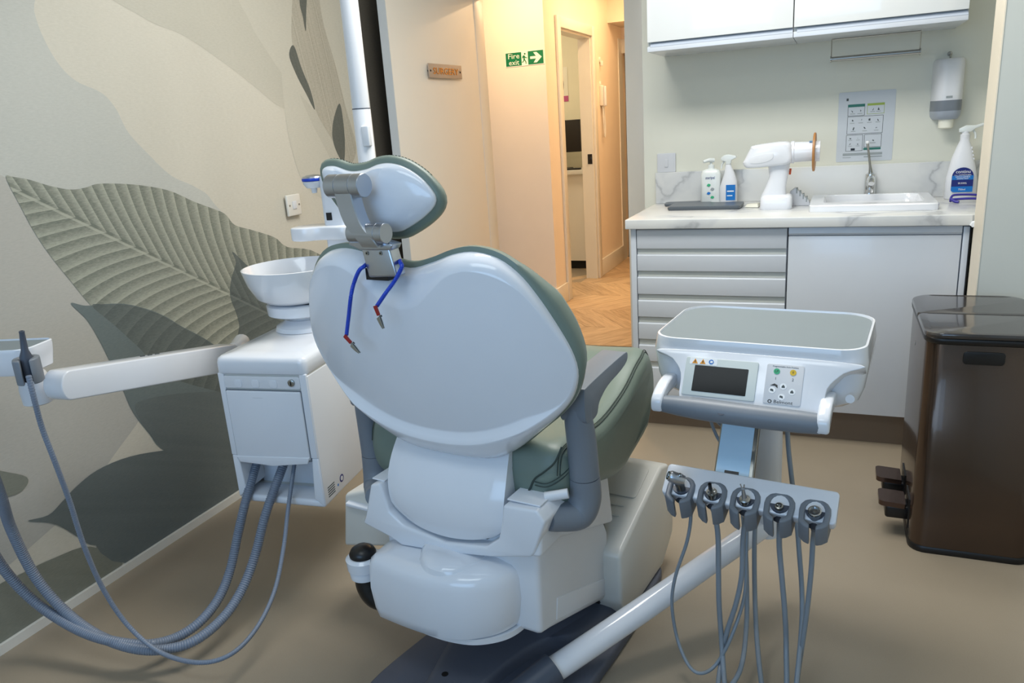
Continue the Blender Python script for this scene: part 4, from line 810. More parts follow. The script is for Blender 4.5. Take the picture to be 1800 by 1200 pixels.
# handle bar and its two white ends
def hbar(t): return V(-0.181+0.344*t, -0.288-0.006*math.sin(PI*t), 0.697-0.006*t)
tube('handle_bar', [hbar(t)+V(0, 0, -0.008) for t in np.linspace(0.01, 0.985, 9)], [0.018, 0.022, 0.024, 0.0245, 0.0245, 0.0245, 0.024, 0.0235, 0.021], m_grey, dl, n=18)
for t, s in ((0.0, 1), (1.0, 1)):
    e = hbar(t); x = e[0]
    px_('handle_end', cr([(-0.305, e[2]-0.022), (-0.308, e[2]+0.004), (-0.285, e[2]+0.022), (-0.24, e[2]+0.034), (-0.19, e[2]+0.03), (-0.19, e[2]+0.002), (-0.25, e[2]+0.002), (-0.278, e[2]-0.012)], 5, True).tolist(), x-0.013, x+0.013, m_white, dl, bevel=0.006, bang=50)
lathe('handle_mark', [(0.0105, 0.0), (0.0105, 0.001), (0.009, 0.001)], m_grey2, dl, hbar(0.42)+V(0, -0.018, 0.002), (0, -0.7, 0.7), n=22)
disc('cheek_button', 0.009, V(0.203, -0.2085, 0.715), (0.1, -0.94, 0.1), m_white, dl, 0.002)
# support: film covered link, column, floor arm
b0, b1 = dyy(1289, 836, -0.235), dyy(1302, 738, -0.14)
du = unit(b1-b0); LL = np.linalg.norm(b1-b0)
lk = prism('link_panel', rrect(-0.044, 0.044, 0, LL, 0.004), b0, (1, 0, 0), du, -0.018, m_steel, dl, bevel=0.003)
nl = np.cross(V(1, 0, 0), du); nl = nl if nl[1] < 0 else -nl
prism('blue_film', rrect(-0.040, 0.034, 0.002, LL-0.004, 0.002), b0+nl*0.0006, (1, 0, 0), du, 0.001 if np.cross(V(1, 0, 0), du)@nl > 0 else -0.001, m_film, lk)
for v_, w_ in ((LL-0.008, 0.012), (0.002, 0.016)):
    for s in ((-1, 1) if v_ > 0.05 else (-0.2,)): prism('film_notch', rrect(s*0.022-w_, s*0.022+w_, v_-0.004, v_+0.008, 0.001), b0+nl*0.0018, (1, 0, 0), du, 0.0004, m_black, lk)
c0 = DL.to(at_y(1346, 930, 1.92)); 
col = tube('column', [(c0[0], c0[1], c0[2]-0.01), (c0[0], c0[1], 0.30), (c0[0], c0[1]-0.005, 0.50), (c0[0]-0.004, c0[1]-0.02, 0.62), (c0[0]-0.01, -0.02, 0.70)], [0.036, 0.036, 0.036, 0.031, 0.03], m_white2, dl, n=20)
box('rear_bracket', (c0[0]-0.05, c0[0]-0.02), (-0.12, -0.03), (0.56, 0.68), m_grey, dl, bevel=0.006)
t0, t1 = DL.to(at_z(940, 1197, 0.075)), c0+V(0, 0, 0.015)
tube('floor_arm', [t0, t0*0.95+t1*0.05+V(0, 0, -0.003), t0*0.6+t1*0.4+V(0, 0, -0.004), t0*0.25+t1*0.75, t1], 0.030, m_white, dl, n=22)
ta = unit(t1-t0)
tube('arm_socket', [t0-ta*0.05+V(0, 0, -0.012), t0+ta*0.055], 0.037, m_grey2, dl, n=22, res=1)
# holder rack
RA, RB = DL.to(at_y(1172, 838, 1.60)), DL.to(at_y(1474, 892, 1.565))
rx = unit(RB-RA); RL = np.linalg.norm(RB-RA)
rn = unit(V(0, -0.62, 0.78)); rn = unit(rn-rx*(rn@rx)); rd = np.cross(rn, rx)        # rn: face normal, rd: up the face
rack = prism('rack_plate', rrect(0, RL, -0.046, 0.030, 0.009, 4), RA-rn*0.014, rx, rd, 0.028, m_white, dl, bevel=0.004, bang=50)
HAND = []
for k in range(5):
    u = RL*(0.115+0.1925*k); c = RA+rx*u-rd*0.022
    ax = unit(rn*0.85+V(0, 0, 0.5))              # cup axis leans towards the dentist
    axx = unit(rx-ax*(rx@ax)); axy = np.cross(ax, axx)   # axy points away from the dentist
    c = c+rn*0.020
    U = [(a, b) for a, b in ushape(0.0315, 0.0195, 0.0062)]
    # square off the front horns so the block reads as a U with straight sides
    cup = prism('instrument_holder', [(a, b) if b > -0.006 else (a*(1.06 if abs(a) > 0.02 else 1.0), b-0.019) for a, b in U], c-ax*0.06, axx, axy, 0.06, m_grey, dl, bevel=0.004, bang=50)
    lathe('holder_lining', [(0.0196, -0.006), (0.0196, -0.044), (0.002, -0.046)], m_grey2, cup, c, ax, n=18)
    HAND.append((c, ax, axx, axy))
def wrl(q): return np.array(DL.M@np.array(q)+DL.loc)
HNAMES = [('air_water_syringe', 'chromed three-way syringe in the leftmost holder of the delivery rack', 'syringe'),
          ('scaler_handpiece', 'dark handpiece coupling with black tip in the second holder from left', 'handpiece'),
          ('turbine_handpiece', 'handpiece coupling with a forked metal tip in the middle holder', 'handpiece'),
          ('motor_handpiece', 'slim handpiece connector in the fourth holder from left of the rack', 'handpiece'),
          ('curing_handpiece', 'round ringed hose connector in the rightmost holder of the rack', 'handpiece')]
HP = [[(1213, 880), (1214, 900), (1208, 950), (1188, 1010), (1181, 1060), (1190, 1120), (1210, 1168), (1232, 1183), (1258, 1168), (1285, 1120), (1308, 1050), (1312, 980), (1312, 900), (1300, 830), (1262, 770), (1248, 735)],
      [(1258, 885), (1262, 940), (1263, 1000), (1264, 1060), (1268, 1120), (1272, 1180), (1276, 1240)],
      [(1305, 895), (1306, 950), (1304, 1010), (1294, 1060), (1278, 1110), (1268, 1160), (1264, 1220)],
      [(1364, 905), (1370, 960), (1375, 1020), (1380, 1080), (1382, 1140), (1380, 1230)],
      [(1424, 915), (1429, 950), (1426, 1000), (1420, 1060), (1412, 1120), (1403, 1180), (1396, 1240)]]
RET = [None, [(1276, 1240), (1268, 1240), (1255, 1260)], [(1264, 1220), (1300, 1180), (1312, 1100), (1312, 1000), (1306, 900), (1290, 780), (1262, 740)],
       [(1380, 1230), (1350, 1250), (1336, 1180), (1328, 1080), (1326, 960), (1330, 880)], [(1396, 1240), (1410, 1080), (1404, 960), (1396, 880), (1386, 790), (1384, 745)]]
for k, (nm, lb, ct) in enumerate(HNAMES):
    c, ax, axx, axy = HAND[k]
    o = empty(nm, lb, ct, DL.loc, -6)
    f = c-axy*0.009-ax*0.006
    if k == 0:
        f = c-axy*0.005
        tube('body', [f-ax*0.05, f, f+ax*0.02-axx*0.004], [0.009, 0.0105, 0.011], m_steel, o, n=16, res=3)
        hd_ = f+ax*0.028-axx*0.008
        lathe('head', [(0.0125, -0.018), (0.0135, -0.012), (0.0135, 0.012), (0.011, 0.016), (0.009, 0.016)], m_silver, o, hd_, unit(-axx*0.75+ax*0.5-axy*0.2), n=20)
        lathe('nozzle_collar', [(0.010, 0.014), (0.010, 0.019), (0.006, 0.019), (0.006, 0.016)], m_chrome, o, hd_, unit(-axx*0.75+ax*0.5-axy*0.2), n=18)
        for s in (-1, 1): lathe('button', [(0.0042, 0.01), (0.0042, 0.0155), (0.003, 0.0165), (0.0001, 0.0165)], m_chrome, o, hd_+axx*(0.007*s+0.004), ax, n=12)
    elif k == 1:
        lathe('body', [(0.008, -0.05), (0.009, -0.01), (0.012, 0.002), (0.012, 0.013), (0.0001, 0.0135)], m_steel, o, f, ax, n=18)
        for s in range(5): lathe('coupling_pin', [(0.0018, 0.0), (0.0018, 0.003), (0.0001, 0.003)], m_chrome, o, f+ax*0.013+axx*0.007*math.cos(s*1.2566)+axy*0.007*math.sin(s*1.2566), ax, n=8)
        lathe('tip', [(0.004, 0.0), (0.0042, 0.02), (0.002, 0.02), (0.002, 0.012)], m_black, o, f+ax*0.012-axx*0.004+axy*0.006, ax, n=12)
    elif k == 2:
        lathe('body', [(0.008, -0.05), (0.0085, -0.01), (0.0115, 0.0), (0.0115, 0.010), (0.009, 0.012), (0.0001, 0.012)], m_steel, o, f, ax, n=18)
        lathe('stem', [(0.006, 0.010), (0.0045, 0.02), (0.0035, 0.034), (0.0001, 0.034)], m_silver, o, f, unit(ax-axx*0.12+axy*0.25), n=14)
        for s in (-1, 1): tube('fork_tine', [f+unit(ax-axx*0.12+axy*0.25)*0.032+axx*s*0.001, f+unit(ax-axx*0.12+axy*0.25)*0.045+axx*s*0.004], 0.0014, m_chrome, o, n=8, res=1)
    elif k == 3:
        lathe('body', [(0.006, -0.05), (0.007, -0.01), (0.0085, 0.0), (0.0085, 0.008), (0.006, 0.009), (0.005, 0.003)], m_steel, o, f, ax, n=18)
        for s in (-1, 1): lathe('contact', [(0.0016, 0.0), (0.0016, 0.006), (0.0001, 0.006)], m_chrome, o, f+ax*0.004+axx*0.003*s, ax, n=8)
    else:
        lathe('body', [(0.008, -0.05), (0.009, -0.02), (0.0125, -0.004), (0.0125, 0.008), (0.0135, 0.009), (0.0135, 0.012), (0.011, 0.012), (0.0105, 0.002), (0.0001, 0.002)], m_grey, o, f, ax, n=24)
        lathe('steel_ring', [(0.0137, 0.009), (0.0137, 0.0125), (0.0108, 0.0128), (0.0108, 0.009)], m_chrome, o, f, ax, n=24); lathe('pin', [(0.003, 0.002), (0.003, 0.010), (0.0001, 0.010)], m_steel, o, f, ax, n=10)
    rr = (0.0042, 0.0062, 0.0060, 0.0062, 0.0058)[k]
    yy = 1.575; path = [f-ax*0.045]
    pts = HP[k][1:]+((RET[k][1:]) if RET[k] else [])
    n1_ = len(HP[k])-1
    for i, p in enumerate(pts):
        if k == 0: y = yy+0.03*0+ (0.30*max(0, (i-8)/7.0) if i > 8 else 0.0)
        else: y = yy+0.005+(0.0 if i < n1_ else 0.05+0.30*((i-n1_)/max(1, len(pts)-n1_)))
        q_ = at_y(p[0], p[1], y)
        while q_[2] < 0.03+0.10*max(0, (1200-p[1])/200) and y > 1.30: y -= 0.01; q_ = at_y(p[0], p[1], y)
        path.append(DL.to(q_))
    tube('hose', path, rr, m_hose2, o, n=9, res=6)
# ================================================================== WORKTOP AREA
wt = empty('worktop', 'marble-effect worktop running along the back wall', 'worktop', (0, 0, 0))
pz_('slab', [(-0.775, 3.022), (0.448, 3.022), (0.452, 3.026), (0.655, 3.026), (0.655, YB), (-0.775, YB)], 0.872, 0.91, m_marble, wt, bevel=0.003)
bs = tag(box('splashback', (-0.772, 0.655), (YB-0.02, YB), (0.91, 1.053), m_marble, None, bevel=0.002), 'low marble-effect upstand along the wall behind the worktop', 'splashback')
sl_ = tag(tube('silicone_bead', [(0.446, 3.02, 0.872), (0.452, 3.018, 0.884), (0.452, 3.018, 0.868)], 0.006, m_lett, None, n=8), 'blob of white sealant at the right end of worktop', 'sealant')
FY = 3.045
du_ = empty('drawer_unit', 'pale drawer unit with horizontal drawer fronts under worktop left', 'drawer unit', (-0.44, 3.045, 0))
def dloc(x): return x+0.44
box('carcass', (dloc(-0.758), dloc(-0.152)), (0.022, 0.56), (0.13, 0.871), m_cab, du_)
box('side_filler', (dloc(-0.758), dloc(-0.736)), (0.0, 0.03), (0.13, 0.871), m_cab, du_, bevel=0.001)
box('plinth', (dloc(-0.75), dloc(-0.15)), (0.062, 0.075), (0.0, 0.128), MATS.get('plinth') or mat('plinth_taupe', (122, 106, 90), 0.4), du_)
zs = [(0.789, 0.868), (0.697, 0.765), (0.599, 0.672), (0.502, 0.573), (0.405, 0.476), (0.308, 0.379), (0.145, 0.282)]
for (z0, z1) in zs:
    dw = px_('drawer', [(0.0, z0), (0.0, z1-0.004), (0.006, z1), (0.02, z1), (0.02, z0)], dloc(-0.733), dloc(-0.154), m_cab, du_, bevel=0.0015)
    if z1 < 0.85: px_('finger_pull', [(0.010, z1+0.001), (0.021, z1+0.001), (0.021, z1+0.022), (0.014, z1+0.022)], dloc(-0.732), dloc(-0.155), m_cabin, dw)
su = empty('sink_cabinet', 'pale cupboard with one wide plain door under the sink', 'cupboard', (0.15, 3.045, 0))
def sloc(x): return x-0.15
box('carcass', (sloc(-0.146), sloc(0.448)), (0.022, 0.56), (0.13, 0.871), m_cab, su)
box('door', (sloc(-0.148), sloc(0.424)), (0.0, 0.02), (0.138, 0.836), m_cab, su, bevel=0.0015)
px_('top_rail', [(0.006, 0.838), (0.0, 0.846), (0.002, 0.868), (0.02, 0.868), (0.02, 0.838)], sloc(-0.148), sloc(0.424), m_cab, su)
box('end_filler', (sloc(0.428), sloc(0.447)), (-0.002, 0.03), (0.13, 0.866), m_cab, su, bevel=0.001); box('end_filler_gap', (sloc(0.447), sloc(0.4515)), (0.0, 0.02), (0.13, 0.866), m_dark, su)
box('plinth', (sloc(-0.149), sloc(0.452)), (0.062, 0.075), (0.0, 0.128), MATS['plinth_taupe'], su)
# wall cupboards
for nm, lb, x0, x1 in (('wall_cupboard', 'gloss white wall cupboard, left of the pair above worktop', -0.728, -0.1685), ('wall_cupboard', 'gloss white wall cupboard, right of the pair above the sink', -0.1665, 0.412)):
    u = empty(nm, lb, 'cupboard', ((x0+x1)/2, 3.27, 1.56), 0, 'gloss wall cupboards above the worktop'); w = (x1-x0)/2
    box('carcass', (-w, w), (0.021, YB-3.27), (0.02, 0.72), m_cabin, u); box('base_panel', (-w, w), (0.004, YB-3.27), (0.0, 0.02), m_cab, u, bevel=0.001)
    dr_ = box('door', (-w+0.001, w-0.001), (0.0, 0.02), (0.036, 0.72), m_cabup, u, bevel=0.0015)
    px_('grip_channel', [(0.003, 0.018), (0.014, 0.034), (0.02, 0.034), (0.02, 0.018)], -w+0.012, w-0.001, MATS.get('grip') or mat('grip_channel_grey', (176, 186, 200), 0.35), u)
# sink and tap
sk = empty('sink', 'white inset sink with drainer set in the worktop', 'sink', (0.142, 3.40, 0.91))
sp_ = rrect(-0.226, 0.22, -0.235, 0.15, 0.02, 4); ip_ = rrect(-0.17, 0.175, -0.165, 0.125, 0.04, 4)
ip_ = [tuple(p) for p in resample(ip_, 96)]; sp2 = resample(sp_, 96)
k0 = np.argmin([abs(p[0]-0.22)+abs(p[1]+0.235) for p in sp2]); k1 = np.argmin([abs(p[0]-0.175)+abs(p[1]+0.165) for p in ip_])
sp2 = np.roll(sp2, -k0, 0); ip2 = np.roll(np.array(ip_), -k1, 0)
loft('basin', [[(x, y, z) for x, y in P] for P, z in ((sp2, 0.0005), (sp2, 0.022), (sp2*0.985, 0.026), (ip2*1.03, 0.026), (ip2, 0.020), (ip2*0.97, 0.002), (ip2*0.9, 0.001))], m_ceramic, sk, ang=40)
lathe('plug_ring', [(0.03, 0.0), (0.03, 0.002), (0.02, 0.002)], m_chrome, sk, (0.0, 0, 0.001), n=20)
tp_ = empty('mixer_tap', 'chrome mixer tap with tall thin lever behind the sink', 'tap', (0.142, 3.576, 0.91))
lathe('body', [(0.026, 0.0), (0.026, 0.01), (0.022, 0.014), (0.022, 0.085), (0.02, 0.105), (0.01, 0.112), (0.0001, 0.113)], m_chrome, tp_, n=24)
tube('spout', [(0, -0.01, 0.06), (0, -0.06, 0.088), (0, -0.11, 0.09), (0, -0.13, 0.076)], [0.016, 0.015, 0.013, 0.012], m_chrome, tp_, n=16)
tube('lever', [(0.0, -0.005, 0.11), (-0.004, -0.01, 0.14), (-0.014, -0.02, 0.20), (-0.02, -0.03, 0.236)], [0.009, 0.005, 0.0042, 0.006], m_steel, tp_, n=10); lathe('lever_end', [(0.0001, -0.007), (0.006, -0.005), (0.008, 0.0), (0.006, 0.005), (0.0001, 0.007)], m_lett, tp_, (-0.02, -0.03, 0.236), n=12)
# portable x-ray unit
xr = empty('xray_camera', 'white handheld dental x-ray camera with a tan round shield on worktop', 'x-ray unit', (-0.213, 3.32, 0.91))
loft('foot', [[(x, y, z) for x, y in rrect(-0.062-e, 0.062+e, -0.055-e, 0.055+e, 0.02)] for e, z in ((-0.002, 0.0), (0.0, 0.004), (-0.002, 0.048), (-0.008, 0.056), (-0.02, 0.058))], m_white, xr, ang=50)
rings = []
for x, w, z in ((-0.012, 0.050, 0.05), (-0.004, 0.040, 0.09), (0.006, 0.036, 0.13), (0.006, 0.042, 0.175), (-0.002, 0.055, 0.195)): rings.append([(x+a*w, b*0.034, z) for a, b in [(math.copysign(abs(math.cos(t))**0.7, math.cos(t)), math.copysign(abs(math.sin(t))**0.7, math.sin(t))) for t in np.linspace(0, 2*PI, 25)[:-1]]])
loft('grip', rings, m_white, xr, ang=70)
bp_ = cr([(-0.118, 0.170), (-0.132, 0.188), (-0.125, 0.205), (-0.105, 0.245), (-0.095, 0.256), (-0.03, 0.264), (0.03, 0.266), (0.052, 0.254), (0.058, 0.225), (0.058, 0.195), (0.04, 0.178), (-0.02, 0.172), (-0.08, 0.168)], 5, True)
cb_ = bp_.mean(0)
loft('housing', [[(cb_[0]+(x-cb_[0])*s, y, cb_[1]+(z-cb_[1])*s) for x, z in bp_] for s, y in ((0.8, -0.056), (0.94, -0.05), (1.0, -0.032), (1.0, 0.032), (0.94, 0.05), (0.8, 0.056))], m_white, xr, ang=60)
py_('side_recess', cr([(-0.10, 0.19), (-0.09, 0.215), (-0.03, 0.225), (-0.012, 0.222), (-0.02, 0.20), (-0.06, 0.188)], 4, True).tolist(), -0.0575, -0.0555, m_white2, xr, bevel=0.0006, bang=60)
lathe('cone', [(0.044, 0.05), (0.044, 0.062), (0.040, 0.064), (0.038, 0.13), (0.040, 0.131), (0.040, 0.158), (0.034, 0.158), (0.034, 0.10)], m_white, xr, (0, 0, 0.222), (1, 0, 0), n=32)
lathe('shield', [(0.034, 0.1325), (0.072, 0.133), (0.075, 0.1345), (0.075, 0.1405), (0.072, 0.142), (0.034, 0.142)], m_wood_ring, xr, (0, 0, 0.219), (1, -0.03, 0), n=40)
py_('display', rrect(-0.127, -0.117, 0.178, 0.196, 0.002), -0.02, 0.02, m_black, xr); prism('trigger', rrect(-0.006, 0.006, -0.012, 0.012, 0.003), (0.045, 0.01, 0.146), (0, 1, 0), (0.1, 0, 1), 0.008, m_orange, xr, bevel=0.002)
box('cone_band', (0.118, 0.128), (-0.02, 0.02), (0.258, 0.2625), mat('pale_blue_plastic', (110, 150, 190), 0.4), xr)
sr = empty('ribbed_wedge', 'small grey ribbed wedge tucked behind the x-ray camera foot', 'wedge', (-0.135, 3.41, 0.91))
py_('body', [(-0.03, 0.0), (0.05, 0.0), (0.045, 0.02), (-0.01, 0.075), (-0.03, 0.06)], -0.025, 0.025, m_panel, sr, bevel=0.003)
for k in range(4): box('rib', (-0.006+k*0.013, -0.001+k*0.013), (-0.026, 0.026), (0.052-k*0.012, 0.072-k*0.012), m_inkl, sr)
# tablet, papers, bottles
tb_ = empty('charcoal_tray', 'flat charcoal instrument tray lying on the worktop front left', 'tray', (-0.505, 3.36, 0.91), -1)
loft('body', [[(x, y, z) for x, y in rrect(-0.155-e, 0.15+e, -0.055-e, 0.10+e, 0.014)] for e, z in ((-0.004, 0.0), (0, 0.006), (0, 0.014), (-0.003, 0.017), (-0.012, 0.017))], m_tablet, tb_, ang=40)
t2 = empty('charcoal_tray', 'second charcoal tray poking out behind at the worktop far left', 'tray', (-0.60, 3.525, 0.91), 6)
loft('body', [[(x, y, z) for x, y in rrect(-0.11-e, 0.10+e, -0.05-e, 0.04+e, 0.012)] for e, z in ((-0.004, 0.0), (0, 0.005), (0, 0.011), (-0.008, 0.013))], m_tablet, t2, ang=40)
pp = tag(build('paper_packet', [(-0.345, 3.36, 0.911), (-0.285, 3.345, 0.911), (-0.28, 3.42, 0.911), (-0.34, 3.44, 0.911), (-0.335, 3.37, 0.924), (-0.29, 3.355, 0.928), (-0.287, 3.41, 0.926), (-0.33, 3.43, 0.92)], [(0, 1, 2, 3), (4, 7, 6, 5), (0, 4, 5, 1), (1, 5, 6, 2), (2, 6, 7, 3), (3, 7, 4, 0)], m_signw, None, bevel=0.004), 'small crumpled white packet between charcoal tray and x-ray camera', 'packet')
def bottle(rings_, m, par, name='body', n=28, p=0.8):
    rs = []
    for z, wx, wy, ox in rings_: rs.append([(ox+wx*math.copysign(abs(math.cos(t))**p, math.cos(t)), wy*math.copysign(abs(math.sin(t))**p, math.sin(t)), z) for t in np.linspace(0, 2*PI, n+1)[:-1]])
    return loft(name, rs, m, par, ang=60)
pb_ = empty('pump_bottle', 'grey-white square pump bottle with blue print behind the charcoal tray', 'bottle', (-0.508, 3.54, 0.91))
bottle([(0, 0.043, 0.026, 0), (0.004, 0.045, 0.028, 0), (0.07, 0.041, 0.027, 0), (0.13, 0.044, 0.027, 0), (0.15, 0.036, 0.024, 0), (0.156, 0.016, 0.016, 0)], m_clear, pb_, p=0.5)
lathe('collar', [(0.015, 0.154), (0.015, 0.172), (0.006, 0.174), (0.006, 0.19)], m_clear, pb_, n=18); tube('pump_head', [(0.012, 0, 0.192), (-0.008, -0.012, 0.194), (-0.03, -0.026, 0.188)], [0.010, 0.009, 0.006], m_clear, pb_, n=10)
text('lettering', 'steripel', 0.012, (0, -0.0285, 0.118), (1, 0, 0), (0, 0, 1), m_label, pb_, width=0.04)
for i in range(4): py_('printed_leaf', cr([(-0.006, 0.0), (0.0, 0.008), (0.01, 0.004), (0.004, -0.004)], 4, True).tolist(), -0.0295, -0.0285, (m_gbtn, m_label2, m_inkl, m_gbtn)[i], pb_).location = (0.008*(-1)**i, 0, 0.03+0.018*i)
sb = empty('spray_bottle', 'small white trigger spray bottle with a square blue label beside pump bottle', 'bottle', (-0.43, 3.53, 0.91))
bottle([(0, 0.036, 0.024, 0), (0.004, 0.038, 0.026, 0), (0.075, 0.038, 0.026, 0), (0.10, 0.033, 0.023, 0.003), (0.135, 0.022, 0.018, 0.003), (0.165, 0.013, 0.013, -0.002), (0.172, 0.012, 0.012, -0.002)], m_white2, sb)
box('label', (-0.008, 0.032), (-0.0275, -0.0255), (0.018, 0.085), m_label2, sb); box('label_text', (-0.003, 0.026), (-0.028, -0.0272), (0.055, 0.06), m_lett, sb); box('label_text', (-0.003, 0.02), (-0.028, -0.0272), (0.036, 0.04), m_lett, sb)
px_ = px_
py_('trigger_head', [(-0.035, 0.2), (-0.03, 0.188), (-0.012, 0.185), (-0.012, 0.172), (0.008, 0.172), (0.012, 0.19), (0.034, 0.2), (0.03, 0.208), (0.0, 0.215), (-0.02, 0.213)], -0.012, 0.012, m_clear, sb, bevel=0.003); tube('trigger', [(-0.018, 0, 0.188), (-0.03, 0, 0.172), (-0.032, 0, 0.155)], 0.004, m_clear, sb, n=8)
lb_ = empty('disinfectant_bottle', 'large white trigger spray bottle with navy label right of the sink', 'bottle', (0.468, 3.515, 0.91))
bottle([(0, 0.052, 0.032, 0), (0.005, 0.056, 0.036, 0), (0.08, 0.054, 0.036, 0), (0.12, 0.047, 0.034, 0.0), (0.16, 0.038, 0.028, -0.002), (0.20, 0.027, 0.022, 0.0), (0.225, 0.017, 0.017, 0.0), (0.235, 0.016, 0.016, 0.0)], m_white2, lb_)
for i in range(4): tube('finger_rib', [(0.026-i*0.001+0.006*(3-i)*0.4, -0.016, 0.155+i*0.014), (0.030-i*0.001+0.006*(3-i)*0.4, 0.0, 0.157+i*0.014), (0.026+0.006*(3-i)*0.4, 0.014, 0.155+i*0.014)], 0.004, m_white2, lb_, n=8)
lp = py_('label', rrect(-0.037, 0.037, 0.03, 0.125, (0.01, 0.036, 0.036, 0.01), 7), -0.0385, -0.03, m_label, lb_)
py_('label_band', rrect(-0.037, 0.037, 0.078, 0.094, 0.001), -0.039, -0.0385, m_label2, lp); py_('label_foot', rrect(-0.037, 0.037, 0.03, 0.052, (0.001, 0.001, 0.001, 0.01)), -0.039, -0.0385, m_label2, lp)
for body, h, z, w in (('continu', 0.013, 0.109, 0.05), ('2 in 1 ANTIMICROBIAL', 0.005, 0.096, 0.058), ('SURFACE CLEANER &', 0.005, 0.089, 0.05), ('DISINFECTANT', 0.005, 0.082, 0.04), ('99.999%', 0.007, 0.064, 0.03), ('750ml', 0.007, 0.040, 0.024)): text('lettering', body, h, (0, -0.0392, z), (1, 0, 0), (0, 0, 1), m_lett, lp, width=w)
lathe('neck', [(0.017, 0.233), (0.017, 0.25), (0.013, 0.252), (0.013, 0.262)], m_white2, lb_, n=18)
py_('trigger_head', [(-0.022, 0.258), (-0.024, 0.272), (0.0, 0.284), (0.03, 0.282), (0.058, 0.29), (0.06, 0.28), (0.032, 0.27), (0.018, 0.258)], -0.012, 0.012, m_clear, lb_, bevel=0.003); tube('trigger', [(0.024, 0, 0.268), (0.034, 0, 0.25), (0.036, 0, 0.232)], 0.004, m_clear, lb_, n=8)
gl = empty('safety_glasses', 'folded indigo plastic frame lying in front of the large spray bottle', 'glasses', (0.42, 3.37, 0.91))
tube('front_frame', [(0.0, 0.0, 0.006), (0.004, 0.015, 0.022), (0.02, 0.03, 0.028), (0.08, 0.04, 0.026), (0.14, 0.03, 0.02)], 0.0045, m_purple, gl, n=8); tube('temple', [(0.006, 0.0, 0.014), (0.06, 0.0, 0.016), (0.13, 0.005, 0.012)], 0.0045, m_purple, gl, n=8); tube('temple_tip', [(0.0, 0.0, 0.016), (0.012, -0.012, 0.008), (0.026, -0.02, 0.006)], 0.0055, m_purple, gl, n=8)
# wall mounted things over the worktop
so = empty('worktop_socket', 'white switch plate on the wall left of the bottles', 'socket', (-0.722, YB, 1.096))
py_('plate', rrect(-0.043, 0.043, -0.043, 0.043, 0.004), -0.010, 0, m_panel, so, bevel=0.002); py_('rocker', rrect(-0.008, 0.008, -0.02, 0.016, 0.002), -0.013, -0.010, m_panel, so, bevel=0.001)
ds = empty('paper_dispenser', 'white wall dispenser with grey cover and paper tip, right of the poster', 'dispenser', (0.402, YB, 1.312))
loft('housing', [[(x, y, z) for x, y in rrect(-0.055*s, 0.055*s, -0.115*s2, 0.0, (0.001, 0.001, 0.001, 0.001))] for s, s2, z in ((1, 1, -0.03), (1, 1, 0.11), (0.97, 0.97, 0.125), (0.9, 0.9, 0.132))] if False else [[(x*s, -0.11*math.sqrt(max(0, 1-(x/0.0551)**4))*s2 if k < 20 else 0.0, z) for k, x in enumerate(list(np.linspace(-0.055, 0.055, 20))+[0.055, -0.055])] for s, s2, z in ((1, 1, -0.02), (1, 1, 0.11), (0.97, 0.97, 0.128), (0.88, 0.85, 0.136))], m_white2, ds, ang=50)
loft('grey_cover', [[(x*s, -0.112*math.sqrt(max(0, 1-(x/0.0551)**4))*s2 if k < 20 else 0.0, z) for k, x in enumerate(list(np.linspace(-0.055, 0.055, 20))+[0.055, -0.055])] for s, s2, z in ((0.8, 0.8, -0.092), (0.95, 0.95, -0.08), (1, 1, -0.062), (1, 1, -0.02))], m_grey, ds, ang=50)
loft('lower_cover', [[(x*s, -0.1125*math.sqrt(max(0, 1-(x/0.0551)**4))*s2 if k < 20 else 0.0, z) for k, x in enumerate(list(np.linspace(-0.055, 0.055, 20))+[0.055, -0.055])] for s, s2, z in ((0.79, 0.79, -0.093), (0.96, 0.96, -0.08), (1.005, 1.005, -0.060))], mat('pale_slate_plastic', (160, 168, 180), 0.4), ds, ang=50)
py_('badge', rrect(-0.012, 0.01, -0.012, -0.004, 0.001), -0.1115, -0.108, m_inkl, ds)
loft('paper_tip', [[(a*r, -0.06+b*r, z) for a, b in circle(1, 18)] for r, z in ((0.018, -0.128), (0.026, -0.124), (0.027, -0.09))], m_signw, ds)
hk = empty('wall_hook', 'small steel hook screwed to wall above the paper dispenser', 'hook', (0.402, YB, 1.468))
lathe('base', [(0.009, 0), (0.009, 0.004), (0.004, 0.006), (0.004, 0.02)], m_steel, hk, (0, 0, 0), (0, -1, 0), n=14); tube('prong', [(0, -0.02, 0.0), (0, -0.026, -0.012), (0, -0.018, -0.02)], 0.003, m_steel, hk, n=8)
rl = empty('towel_rail', 'thin steel roll holder hanging under the right wall cupboard', 'rail', (0.127, 3.50, 1.48))
lathe('bar', [(0.0001, -0.162), (0.013, -0.162), (0.013, -0.157), (0.0095, -0.156), (0.0095, 0.156), (0.013, 0.157), (0.013, 0.162), (0.0001, 0.162)], m_steel, rl, (0, 0, 0), (1, 0, 0), n=16)
tube('hanger', [(0.158, 0, 0.002), (0.159, 0, 0.075)], 0.002, m_steel, rl, n=6, res=1); tube('hanger', [(-0.158, 0, 0.002), (-0.159, 0, 0.075)], 0.002, m_steel, rl, n=6, res=1); tube('top_wire', [(-0.159, 0, 0.075), (0.159, 0, 0.075)], 0.0028, m_steel, rl, n=6, res=1)
ps = empty('handwash_poster', 'laminated handwashing instruction poster on wall above the tap', 'poster', (0.113, YB, 1.208))
py_('sheet', rrect(-0.108, 0.108, -0.142, 0.142, 0.006), -0.0015, 0, m_paper, ps)
def rectp(name, x0, x1, z0, z1, m, par, t=0): return py_(name, [(x0, z0), (x1, z0), (x1, z1), (x0, z1)], -0.0021-t, -0.0015-t, m, par)
